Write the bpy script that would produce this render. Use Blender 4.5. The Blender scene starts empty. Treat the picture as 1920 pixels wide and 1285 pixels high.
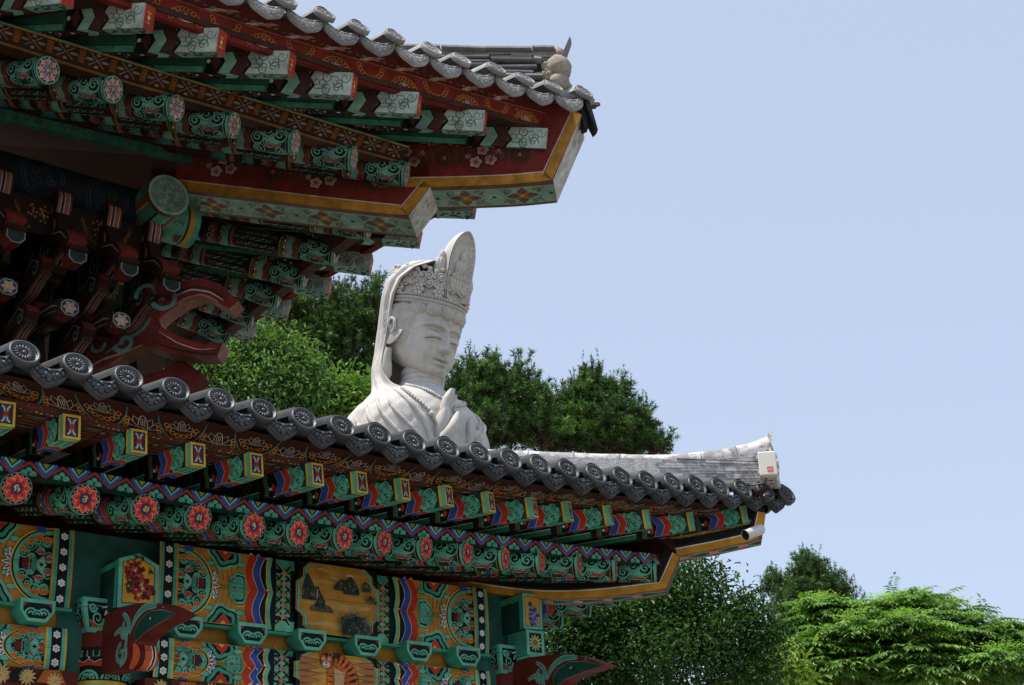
import bpy, bmesh, math, random
import numpy as np
from mathutils import Vector, Matrix
from mathutils.geometry import tessellate_polygon

# ------------------------------------------------------------------ camera
FPX = 2770.84                                   # focal length in photo pixels (photo 1920 x 1285)
CAM = np.array([-6.3774, -7.9146, 1.6])
RR = np.array([[0.780223, -0.210363, 0.589067],  # columns: right, up, forward of the camera
               [-0.623799, -0.331114, 0.707982],
               [-0.046115, 0.919843, 0.389567]])
scene = bpy.context.scene
cd = bpy.data.cameras.new("camera")
cam = bpy.data.objects.new("camera", cd)
scene.collection.objects.link(cam)
cd.sensor_width = 36.0
cd.sensor_fit = 'HORIZONTAL'
cd.lens = FPX / 1920.0 * 36.0
cd.clip_end = 5000
cam.matrix_world = Matrix(((RR[0, 0], RR[0, 1], -RR[0, 2], CAM[0]),
                           (RR[1, 0], RR[1, 1], -RR[1, 2], CAM[1]),
                           (RR[2, 0], RR[2, 1], -RR[2, 2], CAM[2]), (0, 0, 0, 1)))
scene.camera = cam

# ------------------------------------------------------------------ sky and sun
SUN_EL = math.radians(73.0)
SUN_VEC = Vector((-0.94, 0.34, 0)).normalized()   # horizontal direction towards the sun
SUN_AZ = math.atan2(SUN_VEC.x, SUN_VEC.y)         # clockwise from +Y
world = bpy.data.worlds.new("World")
scene.world = world
world.use_nodes = True
wn = world.node_tree.nodes
wl = world.node_tree.links
bg = wn.get("Background")
sky = wn.new("ShaderNodeTexSky")
sky.sky_type = 'NISHITA'
sky.sun_disc = False
sky.sun_elevation = SUN_EL
sky.sun_rotation = SUN_AZ
sky.altitude = 0
sky.air_density = 1.0
sky.dust_density = 1.2
sky.ozone_density = 1.4
hz = wn.new("ShaderNodeMix"); hz.data_type = 'RGBA'          # bright summer haze over the clear-sky model
hz.inputs[0].default_value = 0.80
hz.inputs[7].default_value = (1.93, 2.22, 2.78, 1)
wl.new(sky.outputs[0], hz.inputs[6])
wl.new(hz.outputs[2], bg.inputs[0])
bg.inputs[1].default_value = 0.15
sd = bpy.data.lights.new("sun", 'SUN')
sd.energy = 3.1
sd.angle = math.radians(0.5)
sd.color = (1.0, 0.95, 0.87)
sun = bpy.data.objects.new("sun", sd)
scene.collection.objects.link(sun)
sv = Vector((SUN_VEC.x * math.cos(SUN_EL), SUN_VEC.y * math.cos(SUN_EL), math.sin(SUN_EL)))
sun.rotation_euler = sv.to_track_quat('Z', 'Y').to_euler()
scene.view_settings.view_transform = 'Standard'
scene.view_settings.look = 'None'
scene.view_settings.exposure = 0.95
scene.view_settings.gamma = 1.0

# ------------------------------------------------------------------ measuring helpers
def ray(x, y):
    a = np.array([x - 960.0, 642.5 - y, FPX])
    return RR @ (a / np.linalg.norm(a))
def atY(x, y, Y):
    r = ray(x, y); t = (Y - CAM[1]) / r[1]
    return CAM + t * r
def atS(x, y, s):                                # vertical diagonal plane X + Y = s
    r = ray(x, y); t = (s - CAM[0] - CAM[1]) / (r[0] + r[1])
    return CAM + t * r
def atD(x, y, d):                                # at horizontal distance d
    r = ray(x, y); t = d / math.hypot(r[0], r[1])
    return CAM + t * r

# ------------------------------------------------------------------ colours (pigment albedo, linear)
K = (0.004, 0.009, 0.008); J = (0.125, 0.46, 0.325); J2 = (0.055, 0.33, 0.22); G = (0.015, 0.21, 0.12)
DG = (0.004, 0.045, 0.033); RED = (0.48, 0.040, 0.016); ORR = (0.62, 0.12, 0.035); DR = (0.10, 0.013, 0.009)
BL = (0.035, 0.075, 0.33); LB = (0.25, 0.55, 0.62); YE = (0.66, 0.42, 0.055); OC = (0.50, 0.25, 0.035)
WH = (0.75, 0.73, 0.68); BR = (0.052, 0.013, 0.009); BR2 = (0.20, 0.085, 0.03); OL = (0.22, 0.20, 0.05)
PK = (0.62, 0.36, 0.31); DB = (0.012, 0.018, 0.05); GY = (0.42, 0.43, 0.40); PW = (0.50, 0.58, 0.52)

# ------------------------------------------------------------------ materials
def new_mat(name):
    m = bpy.data.materials.new(name); m.use_nodes = True
    nt = m.node_tree
    b = nt.nodes.get("Principled BSDF")
    return m, nt, b
def nd(nt, t, **kw):
    n = nt.nodes.new(t)
    for k, v in kw.items():
        setattr(n, k, v)
    return n
def noise(nt, scale, detail=4.0, rough=0.6, coord='Object', stretch=None, rnd=True):
    tc = nd(nt, "ShaderNodeTexCoord")
    src = tc.outputs[coord]
    if rnd:
        oi = nd(nt, "ShaderNodeObjectInfo")
        ad = nd(nt, "ShaderNodeVectorMath", operation='ADD')
        mu = nd(nt, "ShaderNodeMath", operation='MULTIPLY'); mu.inputs[1].default_value = 37.0
        nt.links.new(oi.outputs["Random"], mu.inputs[0])
        nt.links.new(src, ad.inputs[0]); nt.links.new(mu.outputs[0], ad.inputs[1])
        src = ad.outputs[0]
    if stretch:
        mp = nd(nt, "ShaderNodeMapping"); mp.inputs["Scale"].default_value = stretch
        nt.links.new(src, mp.inputs[0]); src = mp.outputs[0]
    n = nd(nt, "ShaderNodeTexNoise")
    n.inputs["Scale"].default_value = scale; n.inputs["Detail"].default_value = detail
    n.inputs["Roughness"].default_value = rough
    nt.links.new(src, n.inputs["Vector"])
    return n.outputs["Fac"]
def ramp(nt, fac, stops):
    r = nd(nt, "ShaderNodeValToRGB")
    e = r.color_ramp.elements
    while len(e) < len(stops):
        e.new(0.5)
    for i, (p, c) in enumerate(stops):
        e[i].position = p
        e[i].color = (c[0], c[1], c[2], 1) if isinstance(c, (tuple, list)) else (c, c, c, 1)
    nt.links.new(fac, r.inputs[0])
    return r.outputs[0]
def mix(nt, fac, a, b, mode='MIX'):
    m = nd(nt, "ShaderNodeMix", data_type='RGBA', blend_type=mode)
    for sock, v in ((0, fac), (6, a), (7, b)):
        if isinstance(v, bpy.types.NodeSocket):
            nt.links.new(v, m.inputs[sock])
        elif isinstance(v, (tuple, list)):
            m.inputs[sock].default_value = (v[0], v[1], v[2], 1)
        else:
            m.inputs[sock].default_value = v
    return m.outputs[2]
def bump(nt, b, h, dist=0.01, strength=0.5):
    bp = nd(nt, "ShaderNodeBump"); bp.inputs["Distance"].default_value = dist
    bp.inputs["Strength"].default_value = strength
    nt.links.new(h, bp.inputs["Height"]); nt.links.new(bp.outputs[0], b.inputs["Normal"])
def attr(nt):
    a = nd(nt, "ShaderNodeAttribute"); a.attribute_name = "Col"
    return a.outputs["Color"]

MATS = {}
def mk_paint(name, wear, grey, rough=0.55):
    m, nt, b = new_mat(name)
    col = attr(nt)
    var = ramp(nt, noise(nt, 9.0, 5), [(0.3, 0.70), (0.7, 1.22)])
    c = mix(nt, 1.0, col, var, 'MULTIPLY')
    if wear > 0:
        n1 = noise(nt, 24.0, 10, 0.78, stretch=(0.5, 1, 1.3))
        f = ramp(nt, n1, [(0.66 - 0.05 * wear, 0.0), (0.80 - 0.05 * wear, 0.5 * wear)])
        c = mix(nt, f, c, grey)
        n2 = noise(nt, 5.0, 6, 0.7)
        f2 = ramp(nt, n2, [(0.45, 0.0), (0.8, 0.6 * wear)])
        c = mix(nt, f2, c, (0.02, 0.018, 0.016))
    nt.links.new(c, b.inputs["Base Color"])
    b.inputs["Roughness"].default_value = rough
    b.inputs["Specular IOR Level"].default_value = 0.16
    bump(nt, b, noise(nt, 60.0, 4), 0.002, 0.35)
    MATS[name] = m
mk_paint("paint", 0.35, (0.20, 0.19, 0.17))
mk_paint("old_paint", 1.0, (0.42, 0.40, 0.36), 0.7)

def mk_rock(name, stops, scale, spots=None, rough=0.8, bs=0.3, colattr=True, spec=0.4, bd=0.004, sscale=14.0):
    m, nt, b = new_mat(name)
    c = ramp(nt, noise(nt, scale, 8, 0.68), stops)
    if spots:
        f = ramp(nt, noise(nt, sscale, 6, 0.7), [(spots[1], 0.0), (spots[1] + 0.1, spots[2])])
        c = mix(nt, f, c, spots[0])
    if colattr:
        c = mix(nt, 1.0, c, attr(nt), 'MULTIPLY')
        oi = nd(nt, "ShaderNodeObjectInfo")
        c = mix(nt, 1.0, c, ramp(nt, oi.outputs["Random"], [(0.0, 0.72), (1.0, 1.22)]), 'MULTIPLY')
    nt.links.new(c, b.inputs["Base Color"])
    b.inputs["Roughness"].default_value = rough
    b.inputs["Specular IOR Level"].default_value = spec
    bump(nt, b, noise(nt, scale * 4, 6), bd, bs)
    MATS[name] = m
mk_rock("dark_tile", [(0.25, (0.026, 0.028, 0.031)), (0.75, (0.070, 0.074, 0.080))], 12.0, ((0.16, 0.155, 0.145), 0.66, 0.6), rough=0.5, spec=0.5)
mk_rock("pale_tile", [(0.25, (0.20, 0.195, 0.19)), (0.7, (0.40, 0.39, 0.38))], 9.0, ((0.06, 0.058, 0.05), 0.60, 0.7), rough=0.85)
mk_rock("ridge_tile", [(0.28, (0.20, 0.20, 0.205)), (0.72, (0.46, 0.45, 0.45))], 10.0, ((0.72, 0.69, 0.67), 0.47, 0.9), rough=0.85, sscale=9.0)
mk_rock("mortar", [(0.3, (0.22, 0.19, 0.15)), (0.7, (0.44, 0.39, 0.31))], 22.0, None, 0.95, 0.8, spec=0.1, bd=0.02)
def mk_granite():
    m, nt, b = new_mat("granite")
    c = ramp(nt, noise(nt, 4.0, 8, 0.68, rnd=False), [(0.3, (0.50, 0.47, 0.43)), (0.7, (0.65, 0.62, 0.575))])
    sp = ramp(nt, noise(nt, 60.0, 3, 0.7, rnd=False), [(0.35, 0.80), (0.6, 1.05)])
    c = mix(nt, 1.0, c, sp, 'MULTIPLY')
    rain = ramp(nt, noise(nt, 3.2, 7, 0.72, stretch=(1, 1, .14), rnd=False), [(0.50, 0.0), (0.74, 0.55)])
    c = mix(nt, rain, c, (0.30, 0.275, 0.24))
    grime = ramp(nt, noise(nt, 0.9, 6, 0.7, rnd=False), [(0.52, 0.0), (0.75, 0.35)])
    c = mix(nt, grime, c, (0.33, 0.31, 0.28))
    c = mix(nt, 1.0, c, attr(nt), 'MULTIPLY')
    nt.links.new(c, b.inputs["Base Color"])
    b.inputs["Roughness"].default_value = 0.85; b.inputs["Specular IOR Level"].default_value = 0.15
    bump(nt, b, noise(nt, 34.0, 6, rnd=False), 0.006, 0.5)
    MATS["granite"] = m
mk_granite()
mk_rock("ground", [(0.3, (0.15, 0.14, 0.115)), (0.7, (0.24, 0.22, 0.19))], 0.8, ((0.2, 0.18, 0.15), 0.6, 0.5), 0.95, 0.4, colattr=False, spec=0.1)
mk_rock("bark", [(0.3, (0.045, 0.032, 0.024)), (0.7, (0.12, 0.09, 0.065))], 8.0, None, 0.95, 0.8, colattr=False, spec=0.1, bd=0.03)
mk_rock("metal_white", [(0.3, (0.62, 0.62, 0.60)), (0.7, (0.72, 0.72, 0.70))], 6.0, ((0.4, 0.36, 0.3), 0.66, 0.5), 0.4, 0.05)
def mk_leaf(name, trans=0.35):
    m, nt, b = new_mat(name)
    c = mix(nt, 1.0, attr(nt), ramp(nt, noise(nt, 0.9, 3, rnd=False), [(0.3, 0.7), (0.7, 1.25)]), 'MULTIPLY')
    nt.links.new(c, b.inputs["Base Color"])
    b.inputs["Roughness"].default_value = 0.5
    b.inputs["Specular IOR Level"].default_value = 0.35
    tr = nd(nt, "ShaderNodeBsdfTranslucent")
    nt.links.new(mix(nt, 1.0, c, (1.1, 1.25, 0.5), 'MULTIPLY'), tr.inputs[0])
    ms = nd(nt, "ShaderNodeMixShader"); ms.inputs[0].default_value = trans
    nt.links.new(b.outputs[0], ms.inputs[1]); nt.links.new(tr.outputs[0], ms.inputs[2])
    nt.links.new(ms.outputs[0], nt.nodes["Material Output"].inputs[0])
    MATS[name] = m
mk_leaf("leaf"); mk_leaf("needle", 0.2)

# ------------------------------------------------------------------ objects
def link(o, parent=None):
    scene.collection.objects.link(o)
    if parent is not None:
        o.parent = parent
    return o
def thing(name, label, cat, loc=(0, 0, 0), group=None):
    o = bpy.data.objects.new(name, None)
    o.empty_display_size = 0.3
    link(o); o.location = loc
    o["label"] = label; o["category"] = cat
    if group: o["group"] = group
    return o
def wm(o):
    return o.matrix_basis if o.parent is None else wm(o.parent) @ o.matrix_parent_inverse @ o.matrix_basis
def place(name, data, parent, mw, label=None):
    o = bpy.data.objects.new(name, data)
    link(o, parent)
    if parent is not None:
        pw = wm(parent)
        o.matrix_basis = pw.inverted() @ mw
    else:
        o.matrix_basis = mw
    if label: o["label"] = label
    return o
ID = Matrix.Identity(4)
def frame(o, x, y, z):
    return Matrix(((x[0], y[0], z[0], o[0]), (x[1], y[1], z[1], o[1]), (x[2], y[2], z[2], o[2]), (0, 0, 0, 1)))
def V(*a):
    return Vector(a)

class Geo:
    """collects faces; build() links them as ONE mesh object with a pigment attribute"""
    def __init__(s):
        s.v = []; s.f = []; s.c = []; s.sm = []
    def add(s, vs, fs, col, smooth=False):
        n = len(s.v); s.v.extend(tuple(p) for p in vs)
        for f in fs:
            s.f.append(tuple(i + n for i in f)); s.c.append(col); s.sm.append(smooth)
    def box(s, lo, hi, col, M=None):
        x0, y0, z0 = lo; x1, y1, z1 = hi
        p = [(x0, y0, z0), (x1, y0, z0), (x1, y1, z0), (x0, y1, z0), (x0, y0, z1), (x1, y0, z1), (x1, y1, z1), (x0, y1, z1)]
        if M is not None: p = [M @ Vector(q) for q in p]
        s.add(p, [(0, 3, 2, 1), (4, 5, 6, 7), (0, 1, 5, 4), (1, 2, 6, 5), (2, 3, 7, 6), (3, 0, 4, 7)], col)
    def bbox(s, lo, hi, col, bev=0.006, M=None):
        """box with bevelled edges"""
        x0, y0, z0 = lo; x1, y1, z1 = hi; b = bev
        prof = [(x0 + b, y0), (x1 - b, y0), (x1, y0 + b), (x1, y1 - b), (x1 - b, y1), (x0 + b, y1), (x0, y1 - b), (x0, y0 + b)]
        cx, cy = (x0 + x1) / 2, (y0 + y1) / 2
        def ins(q):
            return (cx + (q[0] - cx) * (1 - 2 * b / (x1 - x0)), cy + (q[1] - cy) * (1 - 2 * b / (y1 - y0)))
        rings = [[ins(q) + (z0,) for q in prof], [q + (z0 + b,) for q in prof], [q + (z1 - b,) for q in prof], [ins(q) + (z1,) for q in prof]]
        s.loft(rings, col, True, True, M)
    def loft(s, rings, col, closed=True, caps=False, M=None, smooth=False):
        n = len(rings[0]); vs = [p for r in rings for p in r]
        if M is not None: vs = [M @ Vector(q) for q in vs]
        fs = []
        for i in range(len(rings) - 1):
            for j in range(n if closed else n - 1):
                k = (j + 1) % n
                fs.append((i * n + j, i * n + k, (i + 1) * n + k, (i + 1) * n + j))
        s.add(vs, fs, col, smooth)
        if caps:
            m = len(vs) - n
            s.add(vs[:n], [tuple(range(n - 1, -1, -1))], col)
            s.add(vs[m:], [tuple(range(n))], col)
    def tube(s, path, rad, col, n=8, caps=True, smooth=True):
        P = [Vector(p) for p in path]; m = len(P)
        R = rad if isinstance(rad, (list, tuple)) else [rad] * m
        rings = []; prev = None
        for i in range(m):
            t = (P[min(i + 1, m - 1)] - P[max(i - 1, 0)]).normalized()
            if prev is None:
                a = Vector((0, 0, 1)) if abs(t.z) < 0.9 else Vector((1, 0, 0))
                u = t.cross(a).normalized()
            else:
                u = (prev - t * prev.dot(t)).normalized()
            prev = u; w = t.cross(u)
            rings.append([P[i] + (u * math.cos(2 * math.pi * j / n) + w * math.sin(2 * math.pi * j / n)) * R[i] for j in range(n)])
        s.loft(rings, col, True, caps, smooth=smooth)
    def cyl(s, p0, p1, r, col, n=16, caps=True, r1=None):
        s.tube([p0, p1], [r, r if r1 is None else r1], col, n, caps)
    def ball(s, c, r, col, nu=10, nv=7, M=None):
        r = r if isinstance(r, (tuple, list)) else (r, r, r)
        rings = []
        for i in range(nv + 1):
            t = -math.pi / 2 + math.pi * i / nv
            rings.append([(c[0] + r[0] * math.cos(t) * math.cos(2 * math.pi * j / nu), c[1] + r[1] * math.cos(t) * math.sin(2 * math.pi * j / nu), c[2] + r[2] * math.sin(t)) for j in range(nu)])
        s.loft(rings, col, True, False, M, True)
    def prism(s, out, fn, d0, d1, col, side=None):
        """polygon `out` (2-D) extruded from depth d0 to d1; fn(u, v, d) -> point"""
        n = len(out)
        a = [fn(u, v, d0) for u, v in out]; b = [fn(u, v, d1) for u, v in out]
        tris = tessellate_polygon([[Vector((u, v, 0)) for u, v in out]])
        s.add(a, [tuple(t) for t in tris], col); s.add(b, [tuple(t)[::-1] for t in tris], col)
        s.add(a + b, [(i, (i + 1) % n, n + (i + 1) % n, n + i) for i in range(n)], side or col)
    def mesh(s, name, mat):
        me = bpy.data.meshes.new(name)
        me.from_pydata(s.v, [], s.f)
        at = me.color_attributes.new("Col", 'FLOAT_COLOR', 'CORNER')
        nl = np.array([len(f) for f in s.f])
        c = np.ones((len(s.f), 4), np.float32); c[:, :3] = np.array(s.c, np.float32)
        at.data.foreach_set("color", np.repeat(c, nl, axis=0).ravel())
        me.polygons.foreach_set("use_smooth", np.array(s.sm, bool))
        me.materials.append(MATS[mat]); me.update()
        return me
    def build(s, name, mat, parent=None, label=None, fix=True):
        me = s.mesh(name, mat)
        o = bpy.data.objects.new(name, me)
        link(o)
        if parent is not None:
            o.parent = parent
            pw = wm(parent)
            o.matrix_parent_inverse = pw.inverted()
        if label: o["label"] = label
        return o

W1 = (1.0, 1.0, 1.0)
class Pen:
    """draws paint on a surface: fn(u, v, h) -> 3-D point; every stroke lies a hair above the one before"""
    def __init__(s, g, fn, edge=None, step=None, h=0.0006):
        s.g = g; s.fn = fn; s.edge = edge; s.step = step or (0.00012 if edge else 0.00003); s.h = h; s.h0 = h
        s.T = (1, 0, 0, 1, 0, 0)
    def at(s, x=0, y=0, sc=1.0, rot=0.0, mx=1, my=1):
        c, n = math.cos(rot) * sc, math.sin(rot) * sc
        q = Pen(s.g, s.fn, s.edge, s.step, s.h); q.root = getattr(s, 'root', s)
        a, b, cc, d, e, f = s.T
        a2, b2, c2, d2 = c * mx, n * mx, -n * my, c * my
        q.T = (a * a2 + cc * b2, b * a2 + d * b2, a * c2 + cc * d2, b * c2 + d * d2, a * x + cc * y + e, b * x + d * y + f)
        return q
    def reset(s):
        s.h = s.h0
    def _h(s):
        r = getattr(s, 'root', s); r.h += r.step
        return r.h
    def _t(s, p):
        a, b, c, d, e, f = s.T
        return (a * p[0] + c * p[1] + e, b * p[0] + d * p[1] + f)
    def tri(s, P, tris, col):
        h = s._h()
        Q = [s._t(p) for p in P]
        if s.edge:
            out = []
            st = [tuple(Q[i] for i in t) for t in tris]
            while st:
                a, b, c = st.pop()
                L = [(abs(b[0] - a[0]) * s.edge[0] + abs(b[1] - a[1]) * s.edge[1], a, b, c), (abs(c[0] - b[0]) * s.edge[0] + abs(c[1] - b[1]) * s.edge[1], b, c, a), (abs(a[0] - c[0]) * s.edge[0] + abs(a[1] - c[1]) * s.edge[1], c, a, b)]
                l, p, q, r = max(L, key=lambda z: z[0])
                if l > 1.0 and len(out) + len(st) < 900:
                    m = ((p[0] + q[0]) / 2, (p[1] + q[1]) / 2)
                    st.append((p, m, r)); st.append((m, q, r))
                else:
                    out.append((a, b, c))
            vs = [s.fn(p[0], p[1], h) for t in out for p in t]
            s.g.add(vs, [(3 * i, 3 * i + 1, 3 * i + 2) for i in range(len(out))], col)
        else:
            s.g.add([s.fn(p[0], p[1], h) for p in Q], tris, col)
    def poly(s, P, col, line=None, lw=0.003):
        if line: s.stroke(P, lw, line, True)
        tris = tessellate_polygon([[Vector((u, v, 0)) for u, v in P]])
        s.tri(P, [tuple(t) for t in tris], col)
    def rect(s, x0, y0, x1, y1, col):
        s.tri([(x0, y0), (x1, y0), (x1, y1), (x0, y1)], [(0, 1, 2), (0, 2, 3)], col)
    def stroke(s, P, w, col, closed=False):
        n = len(P); pts = []
        ws = w if isinstance(w, (list, tuple)) else [w] * n
        for i in range(n):
            a = P[(i - 1) % n] if closed else P[max(i - 1, 0)]
            b = P[(i + 1) % n] if closed else P[min(i + 1, n - 1)]
            dx, dy = b[0] - a[0], b[1] - a[1]; l = math.hypot(dx, dy) or 1
            nx, ny = -dy / l * ws[i] / 2, dx / l * ws[i] / 2
            pts += [(P[i][0] + nx, P[i][1] + ny), (P[i][0] - nx, P[i][1] - ny)]
        tris = []
        for i in range(n if closed else n - 1):
            a, b, c, d = 2 * i, 2 * i + 1, 2 * ((i + 1) % n), 2 * ((i + 1) % n) + 1
            tris += [(a, b, d), (a, d, c)]
        s.tri(pts, tris, col)
    def disc(s, x, y, r, col, n=14, ry=None):
        ry = ry or r
        s.tri([(x, y)] + [(x + r * math.cos(2 * math.pi * i / n), y + ry * math.sin(2 * math.pi * i / n)) for i in range(n)], [(0, i + 1, (i + 1) % n + 1) for i in range(n)], col)
    def ring(s, x, y, r, w, col, a0=0, a1=360, n=16):
        s.stroke(arc(x, y, r, a0, a1, n), w, col)
    def spiral(s, x, y, r, w, col, a0=0, turns=1.6, sgn=1):
        n = int(14 * turns) + 4
        s.stroke([(x + r * (1 - 0.85 * i / n) * math.cos(math.radians(a0) + sgn * 2 * math.pi * turns * i / n), y + r * (1 - 0.85 * i / n) * math.sin(math.radians(a0) + sgn * 2 * math.pi * turns * i / n)) for i in range(n + 1)], [w * (1 - 0.4 * i / n) for i in range(n + 1)], col)
    def petals(s, x, y, r, n, col, line=None, lw=0.003, w=0.5, a0=0.0, r0=0.0):
        for k in range(n):
            a = a0 + 2 * math.pi * k / n
            q = [(r0, 0)] + [(r0 + (r - r0) * t, w * r * math.sin(math.pi * t ** 0.8) * 0.5) for t in (0.3, 0.55, 0.8)] + [(r, 0)] + [(r0 + (r - r0) * t, -w * r * math.sin(math.pi * t ** 0.8) * 0.5) for t in (0.8, 0.55, 0.3)]
            c, sn = math.cos(a), math.sin(a)
            s.poly([(x + c * u - sn * v, y + sn * u + c * v) for u, v in q], col, line, lw)
def arc(x, y, r, a0, a1, n=12, ry=None):
    ry = ry or r
    return [(x + r * math.cos(math.radians(a0 + (a1 - a0) * i / n)), y + ry * math.sin(math.radians(a0 + (a1 - a0) * i / n))) for i in range(n + 1)]
def lerp(a, b, t):
    return tuple(a[i] + (b[i] - a[i]) * t for i in range(len(a)))
def resample(P, n):
    P = [np.array(p, float) for p in P]
    d = np.concatenate([[0], np.cumsum([np.linalg.norm(P[i + 1] - P[i]) for i in range(len(P) - 1)])])
    A = np.array(P)
    t = np.linspace(0, d[-1], n)
    return np.stack([np.interp(t, d, A[:, k]) for k in range(A.shape[1])], 1)
def smooth_line(P, n=60, it=6):
    Q = resample(P, n)
    for _ in range(it):
        Q[1:-1] = (Q[:-2] + 2 * Q[1:-1] + Q[2:]) / 4
    return Q
def cloud(p, w, h, c1=J, c2=DG, n=3):
    """little stack of jade scale clouds sitting on v = 0"""
    for k, (x, r) in enumerate(((-w * .3, w * .22), (w * .3, w * .22), (0, w * .3))):
        y = 0 if k < 2 else h * .35
        for q, c in ((1.0, c1), (0.72, c2), (0.45, c1), (0.2, c2)):
            p.poly(arc(x, y, r * q, -20, 200, 10), c)
# ================================================================== eave machinery shared by both roofs
def rod_frame(p, phi, al, roll=0.0):
    f, a = math.radians(phi), math.radians(al)
    d = Vector((math.sin(f) * math.cos(a), -math.cos(f) * math.cos(a), -math.sin(a)))
    y = Vector((0, 0, 1)).cross(d).normalized()
    m = frame(p, d, y, d.cross(y))
    return m @ Matrix.Rotation(math.radians(roll), 4, 'X') if roll else m
def mir(p, M):
    return np.array([M - p[1], M - p[0], p[2]])

class Ribbon:
    """a board following the eave between a bottom and a top line"""
    def __init__(s, B, T, H, M=None, back=(0, 0.05, 0.01)):
        B = smooth_line(B, 60); T = smooth_line(T, 60)
        if M is not None:
            B = np.array([mir(p, M) for p in B]); T = np.array([mir(p, M) for p in T]); back = (-back[1], -back[0], back[2])
        s.B, s.T, s.H, s.back = B, T, H, np.array(back)
        s.d = np.concatenate([[0], np.cumsum(np.linalg.norm(np.diff(B, axis=0), axis=1))])
        s.L = s.d[-1]; s.sg = -1 if M is not None else 1
    def fn(s, u, v, h):
        b = np.array([np.interp(u, s.d, s.B[:, k]) for k in range(3)]); t = np.array([np.interp(u, s.d, s.T[:, k]) for k in range(3)])
        b2 = np.array([np.interp(u + .02, s.d, s.B[:, k]) for k in range(3)]); b1 = np.array([np.interp(u - .02, s.d, s.B[:, k]) for k in range(3)])
        n = np.cross(b2 - b1, t - b); n = n / (np.linalg.norm(n) or 1) * s.sg
        return tuple(b + (t - b) * (v / s.H) + n * h)
    def body(s, g, col):
        g.loft([[tuple(b), tuple(t), tuple(t + s.back), tuple(b + s.back)] for b, t in zip(s.B, s.T)], col, True, True)

def disc_face(g, r, col, pet=16, M=ID):
    """round eave tile end in the local y-z plane facing +x, with a raised rim and a chrysanthemum"""
    def ringp(rr, x, n=22):
        return [(x, rr * math.cos(2 * math.pi * j / n), rr * math.sin(2 * math.pi * j / n)) for j in range(n)]
    prof = [(r * .90, -.042), (r * .98, -.040), (r, -.004), (r * .96, .006), (r * .86, .006), (r * .82, -.006), (r * .72, -.008)]
    g.loft([ringp(a, x) for a, x in prof], col, True, False, M, True)
    g.add([M @ Vector(q) for q in ringp(r * .72, -.008)], [tuple(range(22))], col)
    for k in range(pet):
        a = 2 * math.pi * k / pet
        B = M @ Matrix.Rotation(a, 4, 'X') @ Matrix.Translation((-.006, r * .46, 0))
        g.ball((0, 0, 0), (.010, r * .26, r * .075), col, 6, 4, B)
    g.ball((-.004, 0, 0), (.012, r * .17, r * .17), col, 8, 5, M)
def drip_tile(name, w, h, mat, relief=True, lean=1.0):
    """drip tile: curved tongue hanging at the eave, front faces +x, wide along y"""
    g = Geo(); n = 14
    top = []; bot = []
    for i in range(n + 1):
        t = -1 + 2 * i / n
        top.append((t * w / 2, -.34 * h * (1 - t * t)))
        e = abs(t)
        bot.append((t * w / 2 * .98, -h * (1.0 - .42 * e ** 1.25) if e < .82 else -h * (.67 - 2.3 * (e - .82))))
    def P(y, z, x):
        return (x * .95 + .02 + .40 * (-z) * lean, y, z + x * .3)
    for i in range(n):
        a, b, c, d = top[i], top[i + 1], bot[i + 1], bot[i]
        g.add([P(*a, 0), P(*b, 0), P(*c, 0), P(*d, 0), P(*a, -.022), P(*b, -.022), P(*c, -.022), P(*d, -.022)],
              [(0, 1, 2, 3), (4, 7, 6, 5), (0, 4, 5, 1), (3, 2, 6, 7)], W1)
    rim = [P(y * .93, z * .95, .004) for y, z in bot]
    g.tube(rim, .0045, W1, 5)
    rim = [P(y * .93, z - .012, .004) for y, z in top]
    g.tube(rim, .004, W1, 5)
    if relief:
        rnd = random.Random(5)
        for y, z, r in ((0, -.66, .026), (-.018, -.60, .02), (.02, -.6, .02), (.0, -.78, .018), (-.05, -.56, .02), (.05, -.56, .02), (-.075, -.48, .016), (.075, -.48, .016), (-.035, -.70, .016), (.035, -.7, .016), (-.095, -.36, .012), (.095, -.36, .012), (-.058, -.40, .014), (.058, -.4, .014), (0, -.46, .016)):
            k = w / .24
            g.ball(P(y * k, z * h, .004), (.012, r * k, r * .75 * k), W1, 7, 5)
    return g.mesh(name, mat)
def tile_row_mesh(name, r, L, mat, slope, seg=0.36, wav=0.0):
    """covering tile row running up the roof along -x from 0"""
    g = Geo(); k = 0; x = 0.0
    rnd = random.Random(3)
    while x < L:
        x1 = min(x + seg, L); n = 9
        a = [(-x - .002, (r - .004) * math.cos(math.pi * j / n), (r - .004) * math.sin(math.pi * j / n) + x * slope) for j in range(n + 1)]
        b = [(-x1, r * math.cos(math.pi * j / n), r * math.sin(math.pi * j / n) + x1 * slope) for j in range(n + 1)]
        c = rnd.uniform(.85, 1.12)
        g.loft([a, b], (c, c, c), False, False, None, True)
        g.loft([b, [(-x1, .97 * (r - .004) * math.cos(math.pi * j / n), .97 * (r - .004) * math.sin(math.pi * j / n) + x1 * slope) for j in range(n + 1)]], (.5, .5, .5), False)
        x = x1
    return g.mesh(name, mat)
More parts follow.
